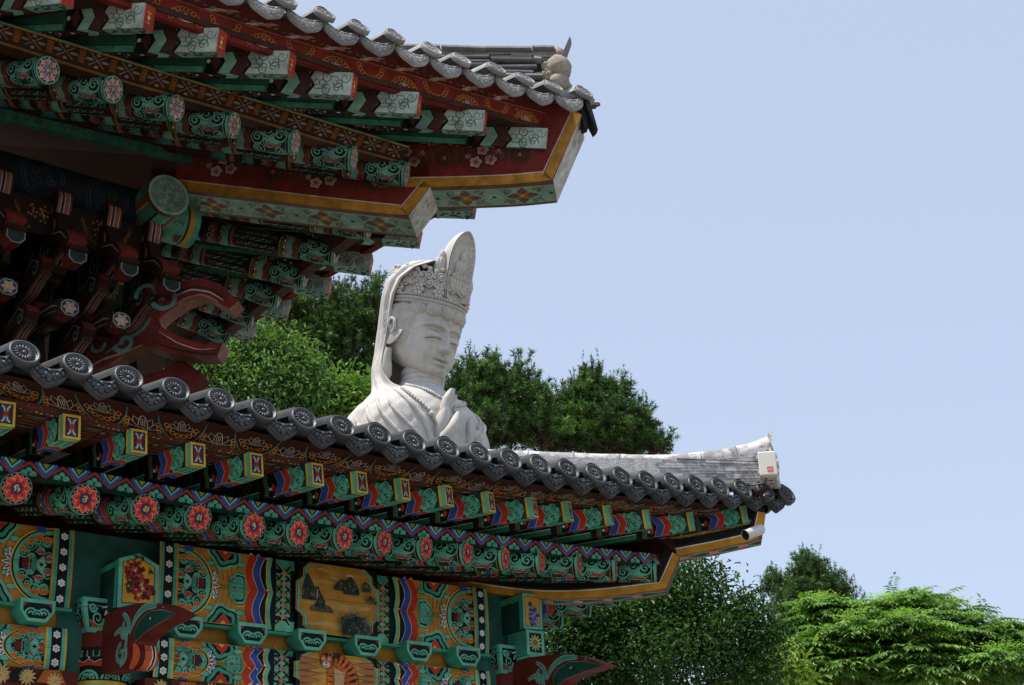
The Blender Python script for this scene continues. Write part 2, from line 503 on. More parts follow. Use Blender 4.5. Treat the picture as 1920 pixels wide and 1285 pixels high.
def eave_tiles(root, P, M, r, dripw, driph, mat, slope, ytop, tilt=8.0, plain=False, side=6, dz=0.0, lean=-.05):
    """rows of tiles with round ends, drip tiles between them, on the front and on the side eave"""
    row = {}
    gd = Geo(); disc_face(gd, r, W1, 16 if not plain else 10)
    dm = gd.mesh("eave_disc", mat)
    drm = drip_tile("drip_tile", dripw, driph, mat, True, lean)
    sl = math.radians(tilt)
    def basis(front):
        return (Vector((0, -1, 0)), Vector((1, 0, 0))) if front else (Vector((1, 0, 0)), Vector((0, 1, 0)))
    for front in (True, False):
        seq = P if front else [mir(p, M) for p in P[-side - 1:-1]]
        d, y = basis(front)
        for i, p in enumerate(seq):
            pos = p[0] if front else p[1]
            L = (min(ytop, M - p[0]) - p[1]) if front else (p[0] - max(M - ytop, M - p[1]))
            L = max(0.25, L)
            key = round(L, 1)
            if key not in row: row[key] = tile_row_mesh("roof_tile_row", r * .92, key, mat, slope)
            fr = frame(p, d, y, Vector((0, 0, 1)))
            o = place("roof_tile_row", row[key], root, fr)
            dd = (d * math.cos(sl) + Vector((0, 0, 1)) * math.sin(sl) * (-1 if tilt > 0 else -1)).normalized()
            o2 = bpy.data.objects.new("eave_disc", dm); link(o2, o)
            o2.matrix_basis = Matrix.Translation((r * math.sin(abs(sl)) * .9, 0, -.012)) @ Matrix.Rotation(sl + random.Random(i).uniform(-.05, .05), 4, 'Y') @ Matrix.Rotation(random.Random(i * 7).uniform(0, .4), 4, 'X')
            if i + 1 < len(seq):
                q = (np.array(p) + np.array(seq[i + 1])) / 2
                e = np.array(seq[i + 1]) - np.array(p); 
                yy = Vector(e).normalized() * (1 if front else -1)
                if front is False: yy = Vector(e).normalized() * (1 if e[1] > 0 else -1)
                xx = yy.cross(Vector((0, 0, 1))).normalized()
                place("drip_tile", drm, root, frame(q + np.array((0, 0, dz)), xx, yy, xx.cross(yy)))
def roof_deck(root, P, M, mat, slope, ytop, z0, yin=.10, side=None):
    """tiled slopes as a thick sheet: front, right-hand side and back"""
    g = Geo()
    A = [tuple(np.array(p) + np.array((0, yin, z0))) for p in P]
    for i in range(len(A) - 1):
        ring = []
        for p in (A[i], A[i + 1]):
            yt = min(ytop, M - p[0]); L = max(yt - p[1], .02)
            ring.append([p, (p[0], p[1] + L / 2, p[2] + slope * L / 2), (p[0], p[1] + L, p[2] + slope * L), (p[0], p[1] + L, p[2] + slope * L - .03), (p[0], p[1], p[2] - .03)])
        g.loft(ring, (.32, .32, .32), True, True)  # darkened tile colour: paints in the black shadow beneath the drip tiles
        if side is None: g.loft([[tuple(mir(np.array(q), M)) for q in r] for r in ring], (.32, .32, .32), True, True)
    if side is not None:
        rings = []
        for q in side:
            L = max(.02, q[0] - max(M - ytop, M - q[1])); q = np.array(q)
            rings.append([tuple(q), tuple(q + np.array((-L, 0, slope * L))), tuple(q + np.array((-L, 0, slope * L - .03))), tuple(q + np.array((0, 0, -.03)))])
        g.loft(rings, (.32, .32, .32), True, True)
    return g.build("roof_deck", mat, root)

# ---------------------------------------------------------------- timber prototypes
def rafter_mesh(name, r, L, mat, old=False, glyph=0):
    g = Geo(); n = 20
    body = BR
    g.loft([[(x, r * math.cos(2 * math.pi * j / n), r * math.sin(2 * math.pi * j / n)) for j in range(n)] for x in (0, -L)], body, True, True, smooth=False)
    for i in range(len(g.sm) - 2): g.sm[i] = True
    k = r / .085
    def cyl(u, v, h):
        a = v / r
        return (-u, (r + h) * math.cos(a), (r + h) * math.sin(a))
    p = Pen(g, cyl, edge=(1 / .12, 1 / .011), h=.0012)
    d = math.radians
    a0, a1 = d(95), d(360)
    def band(u0, u1, c): p.rect(u0 * k, a0 * r, u1 * k, a1 * r, c)
    jj, gg = (J, G) if not old else ((.17, .42, .33), (.05, .2, .14))
    band(0, .42, K)
    band(0, .032, jj); band(.032, .040, OC if not old else jj)
    if old:
        band(.0, .010, G)
    # scroll field
    band(.042, .27, DG)
    for (u, ang, rr, sg) in ((.080, 182, .050, 1), (.165, 172, .056, -1), (.235, 200, .046, 1), (.150, 218, .040, 1), (.075, 262, .036, -1), (.225, 252, .040, 1), (.12, 318, .046, 1), (.21, 318, .044, -1), (.08, 128, .044, 1), (.2, 126, .05, -1)):
        v = d(ang) * r
        p.disc(u * k, v, rr * 1.05 * k, jj, 14); p.disc(u * k, v, rr * .86 * k, K, 14)
        p.spiral(u * k, v, rr * .70 * k, .013 * k, jj, ang, 1.4, sg)
    for ang in (232, 300):
        v = d(ang) * r
        p.poly([(.06 * k, v - .016 * k), (.10 * k, v + .02 * k), (.13 * k, v + .008 * k), (.19 * k, v + .012 * k), (.15 * k, v - .014 * k), (.1 * k, v - .006 * k)], (.34, .07, .03) if not old else (.26, .1, .07), WH if not old else PK, .004 * k)
        p.poly([(.05 * k, v - .03 * k), (.1 * k, v - .012 * k), (.16 * k, v - .022 * k), (.2 * k, v - .04 * k), (.12 * k, v - .045 * k)], jj)
    p.reset(); p.h += .0006
    # zigzag bands
    for u, w, c in ((.285, .042, RED if not old else (.14, .045, .025)), (.33, .040, BL if not old else (.13, .37, .29)), (.372, .022, BR2 if not old else (.28, .12, .05))):
        for s_ in range(4):
            b = a0 + (a1 - a0) * s_ / 4; e = a0 + (a1 - a0) * (s_ + 1) / 4; m = (b + e) / 2
            zz = [(u * k, b * r), ((u + .018) * k, m * r), (u * k, e * r), ((u + w) * k, e * r), ((u + w + .018) * k, m * r), ((u + w) * k, b * r)]
            p.poly(zz, c, WH if not old else PK, .003 * k)
    for s_ in range(8):
        p.disc(.40 * k, (a0 + (a1 - a0) * (s_ + .5) / 8) * r, .008 * k, WH, 7)
    band(.415, .435, gg); band(.435, .448, OC)
    # leafy lattice
    p.reset()
    band(.448, .80, K)
    for s_ in range(9):
        v = (a0 + (a1 - a0) * (s_ + .5) / 9) * r
        for q in range(5):
            u = .47 + q * .065 + (.03 if s_ % 2 else 0)
            p.stroke([(u * k, v - .012 * k), ((u + .03) * k, v + .004 * k), ((u + .06) * k, v + .012 * k)], [.004 * k, .013 * k, .004 * k], jj if q % 2 else gg)
            p.stroke([(u * k, v + .012 * k), ((u + .035) * k, v + .002 * k), ((u + .06) * k, v - .010 * k)], [.003 * k, .010 * k, .003 * k], gg)
            if (q + s_) % 2 == 0:
                p.stroke([((u + .02) * k, v), ((u + .045) * k, v + .004 * k)], .010 * k, RED if not old else (.2, .05, .03))
    if old:                                            # further bands up the shaft
        p.reset()
        for u0, u1, c in ((.82, .86, (.28, .12, .05)), (.86, .96, (.13, .37, .29)), (.96, 1.06, (.14, .045, .025)), (1.06, 1.10, K), (1.10, 1.24, (.08, .26, .19)), (1.24, 1.30, (.28, .12, .05)), (1.30, 1.5, (.05, .16, .12))): band(u0, u1, c)
        for s_ in range(7):
            for u in (.91, 1.01, 1.17, 1.4): p.spiral(u * k, (a0 + (a1 - a0) * (s_ + .5) / 7) * r, .03 * k, .009 * k, K if u > 1.05 else (.3, .2, .15), 60 * s_, 1.3)
    # painted end
    e = Pen(g, lambda u, v, h: (h, u, v))
    e.disc(0, 0, r * .985, jj, 20); e.disc(0, 0, r * (.96 if not old else .88), K, 20)
    if not old:
        e.petals(0, 0, r * .90, 8, (.40, .025, .012), (.62, .36, .30), .004, .50, math.pi / 8)
        e.petals(0, 0, r * .92, 8, (.60, .055, .020), (.74, .50, .44), .004, .62, 0)
        e.petals(0, 0, r * .66, 8, (.36, .022, .010), None, .004, .40, 0)
        e.disc(0, 0, r * .38, (.02, .03, .14), 16)
        rnd = random.Random(glyph)
        GL = [[[(-.5, .7), (-.1, .8), (.3, .5), (-.3, .2), (.5, .1), (.1, -.3), (.0, -.8)], [(-.6, .2), (-.2, .4)]],
              [[(-.5, .4), (.0, .7), (-.2, .1), (-.6, -.3), (.0, -.5), (.1, .0)], [(.5, .8), (.45, -.7)]],
              [[(-.6, .5), (.2, .7), (.5, .3), (-.2, .2), (.4, -.1), (.1, -.6), (-.5, -.5)], [(-.6, .0), (-.3, -.2)]],
              [[(-.5, -.6), (-.1, -.1), (-.5, .3), (.1, .7), (.5, .5)], [(.1, .3), (.6, -.2), (.2, -.7)]]][glyph % 4]
        for st in GL:
            q = resample([(x * r * .3, y * r * .3, 0) for x, y in st], 10)
            e.stroke([(a[0], a[1]) for a in q], [.003 + .007 * math.sin(math.pi * i / 9) for i in range(10)], YE)
    else:
        e.petals(0, 0, r * .86, 8, PK, (.75, .66, .6), .007, .62, math.pi / 8)
        e.petals(0, 0, r * .8, 8, (.42, .16, .13), (.75, .66, .6), .006, .5, 0)
        e.petals(0, 0, r * .5, 8, (.07, .1, .22), (.72, .7, .66), .006, .5, .2)
        e.disc(0, 0, r * .12, YE, 10)
    return g.mesh(name, mat)

def flying_mesh(name, w, h, L, mat, old=False):
    g = Geo(); k = h / .125 * (1.22 if old else 1.0)
    g.bbox((-L, -w / 2, -h / 2), (0, w / 2, h / 2), K if not old else (.03, .09, .065), .004)
    jj = J if not old else (.30, .50, .42)
    # side faces (left is -y) and underside; u runs inward from the end
    def side_face(p, hh, red, bl):
        p.rect(0, -hh / 2, .42 * k, hh / 2, K)
        if not old:
            p.rect(0, -hh / 2, .030 * k, hh / 2, jj); p.rect(.030 * k, -hh / 2, .044 * k, hh / 2, YE); p.rect(.044 * k, -hh / 2, .052 * k, hh / 2, BR)
            p.rect(.052 * k, -hh / 2, .160 * k, hh / 2, DG)
            for (x, y, rr, s_) in ((.082, .10, .020, 1), (.105, .27, .024, -1), (.125, .03, .024, 1), (.1, -.25, .027, 1), (.075, -.1, .018, -1), (.135, -.3, .02, 1), (.14, .3, .016, 1)):
                p.disc(x * k, y * hh, rr * 1.15 * k, jj, 12); p.disc(x * k, y * hh, rr * .9 * k, K, 12)
                p.spiral(x * k, y * hh, rr * .8 * k, .009 * k, jj, 90, 1.6, s_)
            wv = [(.155 * k, hh / 2), (.172 * k, hh * .25), (.160 * k, 0), (.172 * k, -hh * .25), (.150 * k, -hh * .42), (.14 * k, -hh / 2)]
            p.stroke(wv, .020 * k, jj)
        else:
            p.rect(0, -hh / 2, .2 * k, hh / 2, PW)
            rnd = random.Random(3)
            for q in range(9):
                x, y = rnd.uniform(.03, .16), rnd.uniform(-.36, .36)
                p.spiral(x * k, y * hh, .026 * k, .006 * k, (.20, .28, .25) if q % 2 else (.10, .17, .14), q * 50, 1.3, 1 if q % 2 else -1)
            p.stroke([(.185 * k, hh / 2), (.2 * k, hh * .2), (.175 * k, -hh * .1), (.205 * k, -hh / 2)], .016 * k, K)
        for u, wd, c in (((.182, .044, RED), (.232, .048, BL)) if not old else ((.21, .055, (.085, .035, .03)), (.27, .055, (.27, .52, .42)))):
            tip = -.030
            p.poly([(u * k, hh / 2), ((u + tip) * k, 0), (u * k, -hh / 2), ((u + wd) * k, -hh / 2), ((u + wd + tip) * k, 0), ((u + wd) * k, hh / 2)], c, (.62, .55, .5) if not old else None, .004 * k)
        if not old:
            p.poly(arc(.30 * k, -.02, .022 * k, 90, 270, 8), RED); p.disc(.312 * k, -.2 * hh, .009 * k, WH, 9)
            p.stroke([(.335 * k, hh / 2), (.345 * k, .2 * hh), (.332 * k, -.1 * hh), (.338 * k, -hh / 2)], .016 * k, G)
            p.stroke([(.352 * k, hh / 2), (.362 * k, .2 * hh), (.349 * k, -.1 * hh), (.355 * k, -hh / 2)], .012 * k, BR2)
        else:
            p.poly([(.335 * k, hh * .4), (.365 * k, 0), (.335 * k, -hh * .4), (.315 * k, 0)], (.10, .03, .02)); p.disc(.375 * k, 0, .010 * k, WH, 9)
            p.stroke([(.40 * k, hh / 2), (.412 * k, .2 * hh), (.395 * k, -.1 * hh), (.402 * k, -hh / 2)], .020 * k, G)
            p.stroke([(.42 * k, hh / 2), (.432 * k, .2 * hh), (.415 * k, -.1 * hh), (.422 * k, -hh / 2)], .014 * k, OL)
    for sg in (-1, 1):
        p = Pen(g, lambda u, v, hh, sg=sg: (-u, sg * (w / 2 + hh), v), h=.0008)
        side_face(p, h, RED, BL)
        p.rect(.39 * k, -h / 2, L, h / 2, K if not old else (.03, .12, .085))
        p.rect(.40 * k, -h * .48, L, -h * .22, G if not old else (.08, .34, .22)); p.rect(.40 * k, -h * .22, L, -h * .19, WH if not old else K)
        for q in range(2):
            p.spiral((.5 + q * .14) * k, h * .14, .042 * k, .008 * k, (.13, .13, .03) if not old else (.05, .14, .10), 40 + q * 90, 1.7, 1)
            p.petals((.5 + q * .14) * k, h * .14, .05 * k, 7, (.10, .10, .03) if not old else (.04, .12, .09), None, .003, .16, .3, .03 * k)
    p = Pen(g, lambda u, v, hh: (-u, v, -h / 2 - hh), h=.0008)
    side_face(p, w, RED, BL)
    if not old:
        p.rect(.052 * k, -w / 2, .16 * k, w / 2, jj)
        for x in (.07, .1, .13):
            p.spiral(x * k, -.02 * k, .016 * k, .006 * k, DG, 0, 1.3); p.spiral(x * k, .022 * k, .016 * k, .006 * k, DG, 180, 1.3, -1)
    else:
        p.rect(0, -w / 2, .2 * k, w / 2, (.26, .42, .34))
        rnd = random.Random(8)
        for q in range(26):
            x, y = rnd.uniform(.01, .19), rnd.uniform(-.45, .45)
            p.stroke([(x * k, y * w), ((x + rnd.uniform(-.02, .02)) * k, y * w + rnd.uniform(-.018, .018) * k)], .010 * k, (.015, .05, .04))
    p.rect(.39 * k, -w / 2, L, w / 2, BR)
    rnd = random.Random(9)
    for q in range(40):
        x, y = rnd.uniform(.42, .62), rnd.uniform(-.4, .4)
        p.disc(x * k, y * w, rnd.uniform(.003, .007) * k, (.45, .3, .27) if q % 3 else WH, 6)
    # painted end
    e = Pen(g, lambda u, v, hh: (hh, u, v), h=.0008)
    if not old:
        e.rect(-w / 2, -h / 2, w / 2, h / 2, YE)
        e.rect(-w / 2 + .013, -h / 2 + .013, w / 2 - .013, h / 2 - .013, K)
        e.rect(-w / 2 + .018, -h / 2 + .018, w / 2 - .018, h / 2 - .018, (.06, .02, .07))
        e.rect(-.017, -h / 2 + .018, .017, h / 2 - .018, (.16, .03, .02))
        for sg in (1, -1):
            for sx in (1, -1):
                e.stroke([(sx * .006, sg * .016), (sx * .010, sg * .030), (sx * .022, sg * .042)], .0095, LB)
        for y in (-.011, -.0037, .0037, .011): e.rect(-.012, y - .0022, .012, y + .0022, ORR if y in (-.011, .011) else RED)
    else:
        e.rect(-w / 2, -h / 2, w / 2, h / 2, (.38, .045, .025))
        e.disc(0, 0, .018, YE, 10); e.disc(0, 0, .010, WH, 8)
        e.stroke([(0, -.04), (0, .04)], .008, YE); e.stroke([(-.03, .04), (.03, .04)], .006, YE); e.stroke([(-.03, -.04), (.03, -.04)], .006, YE)
        e.stroke([(-w / 2 + .006, -h / 2), (-w / 2 + .006, h / 2)], .010, (.55, .4, .36))
    return g.mesh(name, mat)

def flower6(p, x, y, r, c=WH, cc=None):
    for k in range(6):
        p.disc(x + r * .62 * math.cos(k * math.pi / 3 + .52), y + r * .62 * math.sin(k * math.pi / 3 + .52), r * .34, c, 9)
    p.disc(x, y, r * .26, cc or c, 8)
def lotus(p, x, y, w, h, line, lw=.006):
    p.stroke(arc(x, y, w * .16, 0, 180, 10, h), lw, line)
    for s in (-1, 1):
        p.stroke([(x + s * w * .16, y), (x + s * w * .34, y + h * .45), (x + s * w * .3, y + h * .85), (x + s * w * .12, y + h * .6)], lw, line)
        p.stroke([(x + s * w * .2, y), (x + s * w * .48, y + h * .1), (x + s * w * .46, y + h * .5), (x + s * w * .33, y + h * .45)], lw, line)
        p.stroke(arc(x + s * w * .05, y - h * .1, w * .09, 0, 180, 6), lw, line)
    for q in (-.06, 0, .06): p.stroke([(x + q * w, y + h * .15), (x + q * w, y + h * .75)], lw * .8, line)
def chain(p, x, y, w, h, col, sg=1, lw=.005, n=9):
    for i in range(n):
        a = math.radians(180 * (i + .5) / n)
        p.ring(x + w / 2 * math.cos(a), y + sg * h * math.sin(a), w * .085, lw, col, 0, 360, 9)

def corner_piece(root, S0, name, low, top, tip, th, old, mat="paint", k=1.0):
    """corner rafter as a framed painted board standing in the diagonal plane X + Y = S0 (photo outline)"""
    def fn(u, v, d):
        return (S0 / 2 + u / math.sqrt(2) + d / math.sqrt(2), S0 / 2 - u / math.sqrt(2) + d / math.sqrt(2), v)
    def prof(P):
        return [((q[0] - q[1]) / math.sqrt(2), q[2]) for q in (atS(x, y, S0) for x, y in P)]
    L = prof(low); E = prof(tip); T = prof(top)
    Ls = [tuple(q) for q in smooth_line([(a, b, 0) for a, b in L], 24)[:, :2]]
    g = Geo(); base = BR if not old else (.17, .022, .017)
    g.prism(Ls + E + T, fn, 0, th, base)
    p = Pen(g, lambda u, v, h: fn(u, v, -h), h=.001)
    edge = Ls + E
    def off(P, d):
        r = []
        for i in range(len(P)):
            a = P[max(i - 1, 0)]; b = P[min(i + 1, len(P) - 1)]
            dx, dy = b[0] - a[0], b[1] - a[1]; l = math.hypot(dx, dy); kk = 1.0
            if 0 < i < len(P) - 1:
                v1 = np.array(P[i]) - np.array(a); v2 = np.array(b) - np.array(P[i])
                c = np.dot(v1, v2) / (np.linalg.norm(v1) * np.linalg.norm(v2)); kk = 1 / max(.6, math.sqrt((1 + c) / 2))
            r.append((P[i][0] - dy / l * d * kk, P[i][1] + dx / l * d * kk))
        return r
    if not old:
        p.stroke(off(edge, .095), .048, K)
        p.stroke(off(edge, .025), .050, (.55, .27, .03)); p.stroke(off(edge, .054), .008, WH)
        sc = off(Ls, .155)
        for i in range(1, len(Ls) - 3):
            x, y = sc[i]
            p.spiral(x, y + .014 * (i % 2), .036, .010, (.42, .20, .04), 90 * (i % 4), 1.5, 1 if i % 2 else -1)
            p.stroke([(x - .04, y - .03), (x - .01, y - .022), (x + .03, y - .034)], [.003, .009, .003], (.42, .22, .05))
            if i % 2: p.spiral(x + .02, y + .085, .034, .009, (.34, .15, .04), 30 * i, 1.4, -1)
    else:
        p.stroke(off(edge, .048), .096, (.45, .21, .028)); p.stroke(off(edge, .100), .010, (.6, .5, .42))
        sc = off(Ls, .30); rnd = random.Random(3)
        for i in range(1, len(Ls) - 2, 1):
            x, y = sc[i]
            if i % 10 == 4:
                for dx, dy, r in ((-.07, -.05, .062), (.07, -.04, .060), (0, .07, .058)):
                    p.disc(x + dx, y + dy, r * 1.15, (.05, .02, .015), 12)
                    for c in range(5): p.disc(x + dx + r * .58 * math.cos(c * 1.257), y + dy + r * .58 * math.sin(c * 1.257), r * .42, (.48, .30, .26), 9)
                    p.disc(x + dx, y + dy, r * .35, (.30, .05, .05), 8)
                    for c in range(5): p.stroke([(x + dx, y + dy), (x + dx + r * .6 * math.cos(c * 1.257), y + dy + r * .6 * math.sin(c * 1.257))], .008, (.3, .06, .05))
                for dx, dy in ((-.14, .02), (.15, .04)): p.disc(x + dx, y + dy, .028, (.36, .2, .15), 8)
            elif i % 10 == 9:
                p.petals(x, y, .12, 14, (.035, .03, .02), None, .004, .16, 0, .03); p.disc(x, y, .02, (.3, .15, .12), 8)
            else:
                for q in range(6):
                    a = .5 + q * .35 + (i % 2)
                    p.stroke([(x + .03 * q - .08, y - .08 + .02 * q), (x + .03 * q - .05, y + .01 * q), (x + .03 * q - .07, y + .05 + .012 * q)], [.003, .014, .003], (.13, .06, .045) if q % 2 else (.06, .04, .03))
    zl = lambda u: float(np.interp(u, [q[0] for q in Ls], [q[1] for q in Ls]))
    b = Pen(g, lambda u, v, h: fn(u, v, 0) if False else tuple(np.array(fn(u, zl(u) - h, v))), h=.001)
    us = np.linspace(Ls[0][0], Ls[-1][0] - .004, 60)
    u0, u1 = us[0], us[-1]
    if not old:
        b.stroke([(u, th / 2) for u in us], th, DG)
        for e in (.018, th - .018): b.stroke([(u, e) for u in us], .034, RED)
        b.stroke([(u, th * .27 + .018 * math.sin(u * 30)) for u in us], .022, J)
        b.stroke([(u, th * .73 - .018 * math.sin(u * 30)) for u in us], .022, J)
        for u in np.arange(u0 + .05, u1 - .05, .209): flower6(b, u, th / 2, .04, PK, YE)
    else:
        mint = (.24, .40, .32); dk = (.035, .06, .045); br = (.16, .075, .035)
        b.stroke([(u, th / 2) for u in us], th, br)
        b.stroke([(u, th * .53) for u in us], th * .74, mint)
        n = int((u1 - u0) / .46); st = (u1 - u0 - .06) / max(n, 1)
        for i in range(n):
            u = u0 + .03 + (i + .5) * st; c = th * .53
            b.petals(u, c, .15, 4, br, dk, .008, .62, 0); b.petals(u, c, .085, 4, (.30, .17, .05), None, .004, .6, .785); b.disc(u, c, .022, YE, 9)
            for s in (-1, 1):
                for e in (-1, 1):
                    b.spiral(u + s * .125, c + e * th * .235, .042, .011, dk, 90, 1.4, s * e)
                    b.stroke([(u + s * .20, c + e * th * .34), (u + s * .15, c + e * th * .12), (u + s * .19, c + e * th * .05)], [.004, .016, .004], br)
                b.disc(u + s * st / 2, c, .022, dk, 6)
        q = Pen(g, lambda u, v, h: fn(E[0][0] + (Ls[-1][0] - E[0][0]) * u + h * .7, E[0][1] + (Ls[-1][1] - E[0][1]) * u, v), h=.001)
        if E: 
            q.rect(0, 0, 1, th, (.48, .48, .43)); rnd = random.Random(1)
            for i in range(14):
                a, c = rnd.uniform(.05, .9), rnd.uniform(.1, .9) * th
                q.stroke([(a, c), (a + .06, c + rnd.uniform(-.03, .03)), (a + .10, c)], .012, (.16, .15, .13))
    return g.build(name, mat, root)
# ================================================================== ground
def build_ground():
    g = Geo(); R = 1500
    g.add([(-R, -R, 0), (R, -R, 0), (R, R, 0), (-R, R, 0)], [(0, 1, 2, 3)], W1)
    o = g.build("ground", "ground"); o["kind"] = "structure"
build_ground()

# ================================================================== the lower pavilion
def build_pavilion():
    M = .24
    root = thing("temple_pavilion", "brightly painted green and red timber temple pavilion with black tiled eave in the foreground", "pavilion", (-1.3, 1.1, 0))
    # ---------------- stone platform, hidden below the picture
    g = Geo(); g.box((-7.2, -.9, 0.002), (1.3, 3.2, .6), (.6, .6, .6)); g.build("stone_base", "granite", root)
    DISC = [(42.2, 659.8), (142.2, 683.3), (237.5, 706.7), (325.8, 729.2), (410.9, 748), (489.8, 767.5), (565.6, 783.9), (637.2, 797.8), (706.3, 812.7), (771.9, 826.7), (835.2, 838.4), (895.4, 849), (952.7, 860.2), (1008, 871), (1061, 879), (1112, 887.5), (1162, 893.8), (1209.7, 900.8), (1257.5, 905), (1301.7, 909), (1345, 912.5), (1387.5, 916), (1429, 919), (1469, 925)]
    D = [atY(x, y, -1.3) for x, y in DISC]
    D = [D[0] + np.array((-.262 * k, 0, .014 * k)) for k in (3, 2, 1)] + D
    eave_tiles(root, D, M, .080, .212, .142, "dark_tile", .16, 1.1, tilt=-24.0, side=4, dz=-.012)
    roof_deck(root, D + [np.array((M + 1.32, -1.32, D[-1][2] + .01))], M, "dark_tile", .16, 1.1, -.04, .075)
    g = Geo()   # back slope and main ridge
    zr = D[8][2] + .16 * 2.4
    g.loft([[(-7, 1.1, zr - .1), (-7, 3.4, zr - .5), (-7, 3.4, zr - .56), (-7, 1.1, zr - .16)], [(1.2, 1.1, zr - .1), (1.2, 3.4, zr - .5), (1.2, 3.4, zr - .56), (1.2, 1.1, zr - .16)]], (.8, .8, .8), True, True)
    for k in range(5): g.box((-7, 1.0, zr - .1 + k * .05), (-.9, 1.2, zr - .06 + k * .05), (.9, .9, .9))
    g.tube([(-7, 1.1, zr + .15), (-.85, 1.1, zr + .15)], .1, W1, 10)
    g.build("roof_ridge", "dark_tile", root)
    # ---------------- hip ridge of stacked tiles with white mortar lines
    fs = .02                                        # front face plane X + Y = fs
    def hip(a, z, d):                               # a runs outwards along the hip, d away from the camera
        return ((fs / 2) + a / math.sqrt(2) + d / math.sqrt(2), (fs / 2) - a / math.sqrt(2) + d / math.sqrt(2), z)
    def ha(x, y):
        p = atS(x, y, fs); return ((p[0] - p[1]) / math.sqrt(2), p[2])
    top = [ha(*q) for q in ((910, 838), (1000, 842), (1100, 846), (1180, 848), (1250, 849), (1315, 843), (1370, 835), (1420, 823), (1446, 812))]
    line0 = [ha(*q) for q in ((910, 852), (1100, 857.5), (1250, 860), (1420, 866))]        # highest straight course
    a_end = ha(1447, 860)[0]; a_in = ha(1248, 850)[0]
    base = lambda a: np.interp(a, [-1.6, a_end], [4.80 + .02, 4.66])
    zs = lambda a: np.interp(a, [q[0] for q in line0], [q[1] for q in line0]) if a >= line0[0][0] else line0[0][1] + (line0[0][0] - a) * .06
    g = Geo(); rnd = random.Random(2)
    n = 9; W = .19
    for k in range(n):
        a = -1.5
        while a < a_end:
            b = min(a + rnd.uniform(.26, .32), a_end)
            q0 = [base(a) + (zs(a) - base(a)) * (k + e) / n for e in (.06, .82)]; q1 = [base(b) + (zs(b) - base(b)) * (k + e) / n for e in (.06, .82)]
            t = rnd.uniform(0, .006); c = rnd.uniform(.72, 1.1)
            ins = 0.0 if a >= a_in - .1 else .012
            g.loft([[hip(a + .002, q0[0], t + ins), hip(a + .002, q0[1], t + ins), hip(a + .002, q0[1], W), hip(a + .002, q0[0], W)], [hip(b - .002, q1[0], t + ins), hip(b - .002, q1[1], t + ins), hip(b - .002, q1[1], W), hip(b - .002, q1[0], W)]], (c, c, c), True, True)
            a = b
    ztop = lambda a: np.interp(a, [q[0] for q in top], [q[1] for q in top])
    for k in range(3):                              # wedge courses under the upturned end
        st = [a_in + (.10, .36, .62)[k] * (a_end - a_in), a_end - .02]
        q = []
        for a in np.linspace(st[0], st[1], 9):
            lo = zs(a) + .004 + (ztop(a) - .075 - zs(a)) * k / 3; hi = zs(a) + (ztop(a) - .075 - zs(a)) * (k + .86) / 3
            q.append([hip(a, lo, .003 * k), hip(a, max(hi, lo + .002), .003 * k), hip(a, max(hi, lo + .002), W), hip(a, lo, W)])
        g.loft(q, (.9, .9, .95), True, True)
    g.build("hip_ridge", "ridge_tile", root)
    g = Geo()
    g.loft([[hip(a, base(a), .007), hip(a, zs(a) + max(0, ztop(a) - .08 - zs(a)), .007), hip(a, zs(a) + max(0, ztop(a) - .08 - zs(a)), W - .02), hip(a, base(a), W - .02)] for a in np.linspace(-1.5, a_end - .03, 26)], (1.9, 2.1, 2.6), True, True)
    g.build("ridge_mortar", "mortar", root)
    g = Geo(); a = -1.5                              # half-round cover tiles along the top
    cuts = list(np.arange(a_in, -1.5, -.33))[::-1] + [ha(1315, 843)[0], ha(1382, 832)[0], ha(1445, 812)[0]]
    cuts = sorted(set([round(float(c), 3) for c in cuts]))
    for i in range(len(cuts) - 1):
        P = [hip(a, (ztop(a) if a > top[0][0] else top[0][1] + (top[0][0] - a) * .06) - .062, W / 2) for a in np.linspace(cuts[i], cuts[i + 1] - .006, 5)]
        c = rnd.uniform(.62, .85)
        g.tube(P, [.075, .073, .073, .073, .076], (c, c * .98, c), 12)
    a = cuts[-1]; zt = ztop(a)
    g.loft([[hip(a - .030 + .02 * q, zt - .16 + .17 * q + .02 * q * q, W / 2 + sy * (.09 - .055 * q)) for sy in (-1, 1)] + [hip(a - .008 + .03 * q * q, zt - .16 + .17 * q + .02 * q * q, W / 2 + sy * (.09 - .055 * q)) for sy in (1, -1)] for q in (0, .3, .6, .85, 1.0)], (.8, .8, .82), True, True)
    g.build("ridge_cover", "ridge_tile", root)
    for (x, y, r) in ((1460, 864, .066), (1462, 893, .062)):
        aa, z = ha(x, y); g = Geo()
        o = hip(aa - .004, z, W / 2)
        disc_face(g, r, W1, 12, frame(o, (.707, -.707, 0), (.707, .707, 0), (0, 0, 1)))
        g.ball(hip(aa - .06, z, W / 2), r * .95, (.9, .9, .9), 10, 6)
        g.build("ridge_end_disc", "ridge_tile", root)
    # ---------------- board above the flying rafters
    low = [atY(x, y, -1.02) for x, y in [(30, 750), (155, 780), (262, 810), (373, 833), (495, 853), (607, 872), (693, 889), (770, 904), (925, 926), (1070, 945), (1225, 960), (1305, 965), (1398, 966), (1436, 962)]]
    low = [low[0] + np.array((-.7, 0, .03))] + low
    up = [d + np.array((0, .13, -.085)) for d in D]; up.append(np.array((M + .99, -.99, up[-1][2] - .06)))
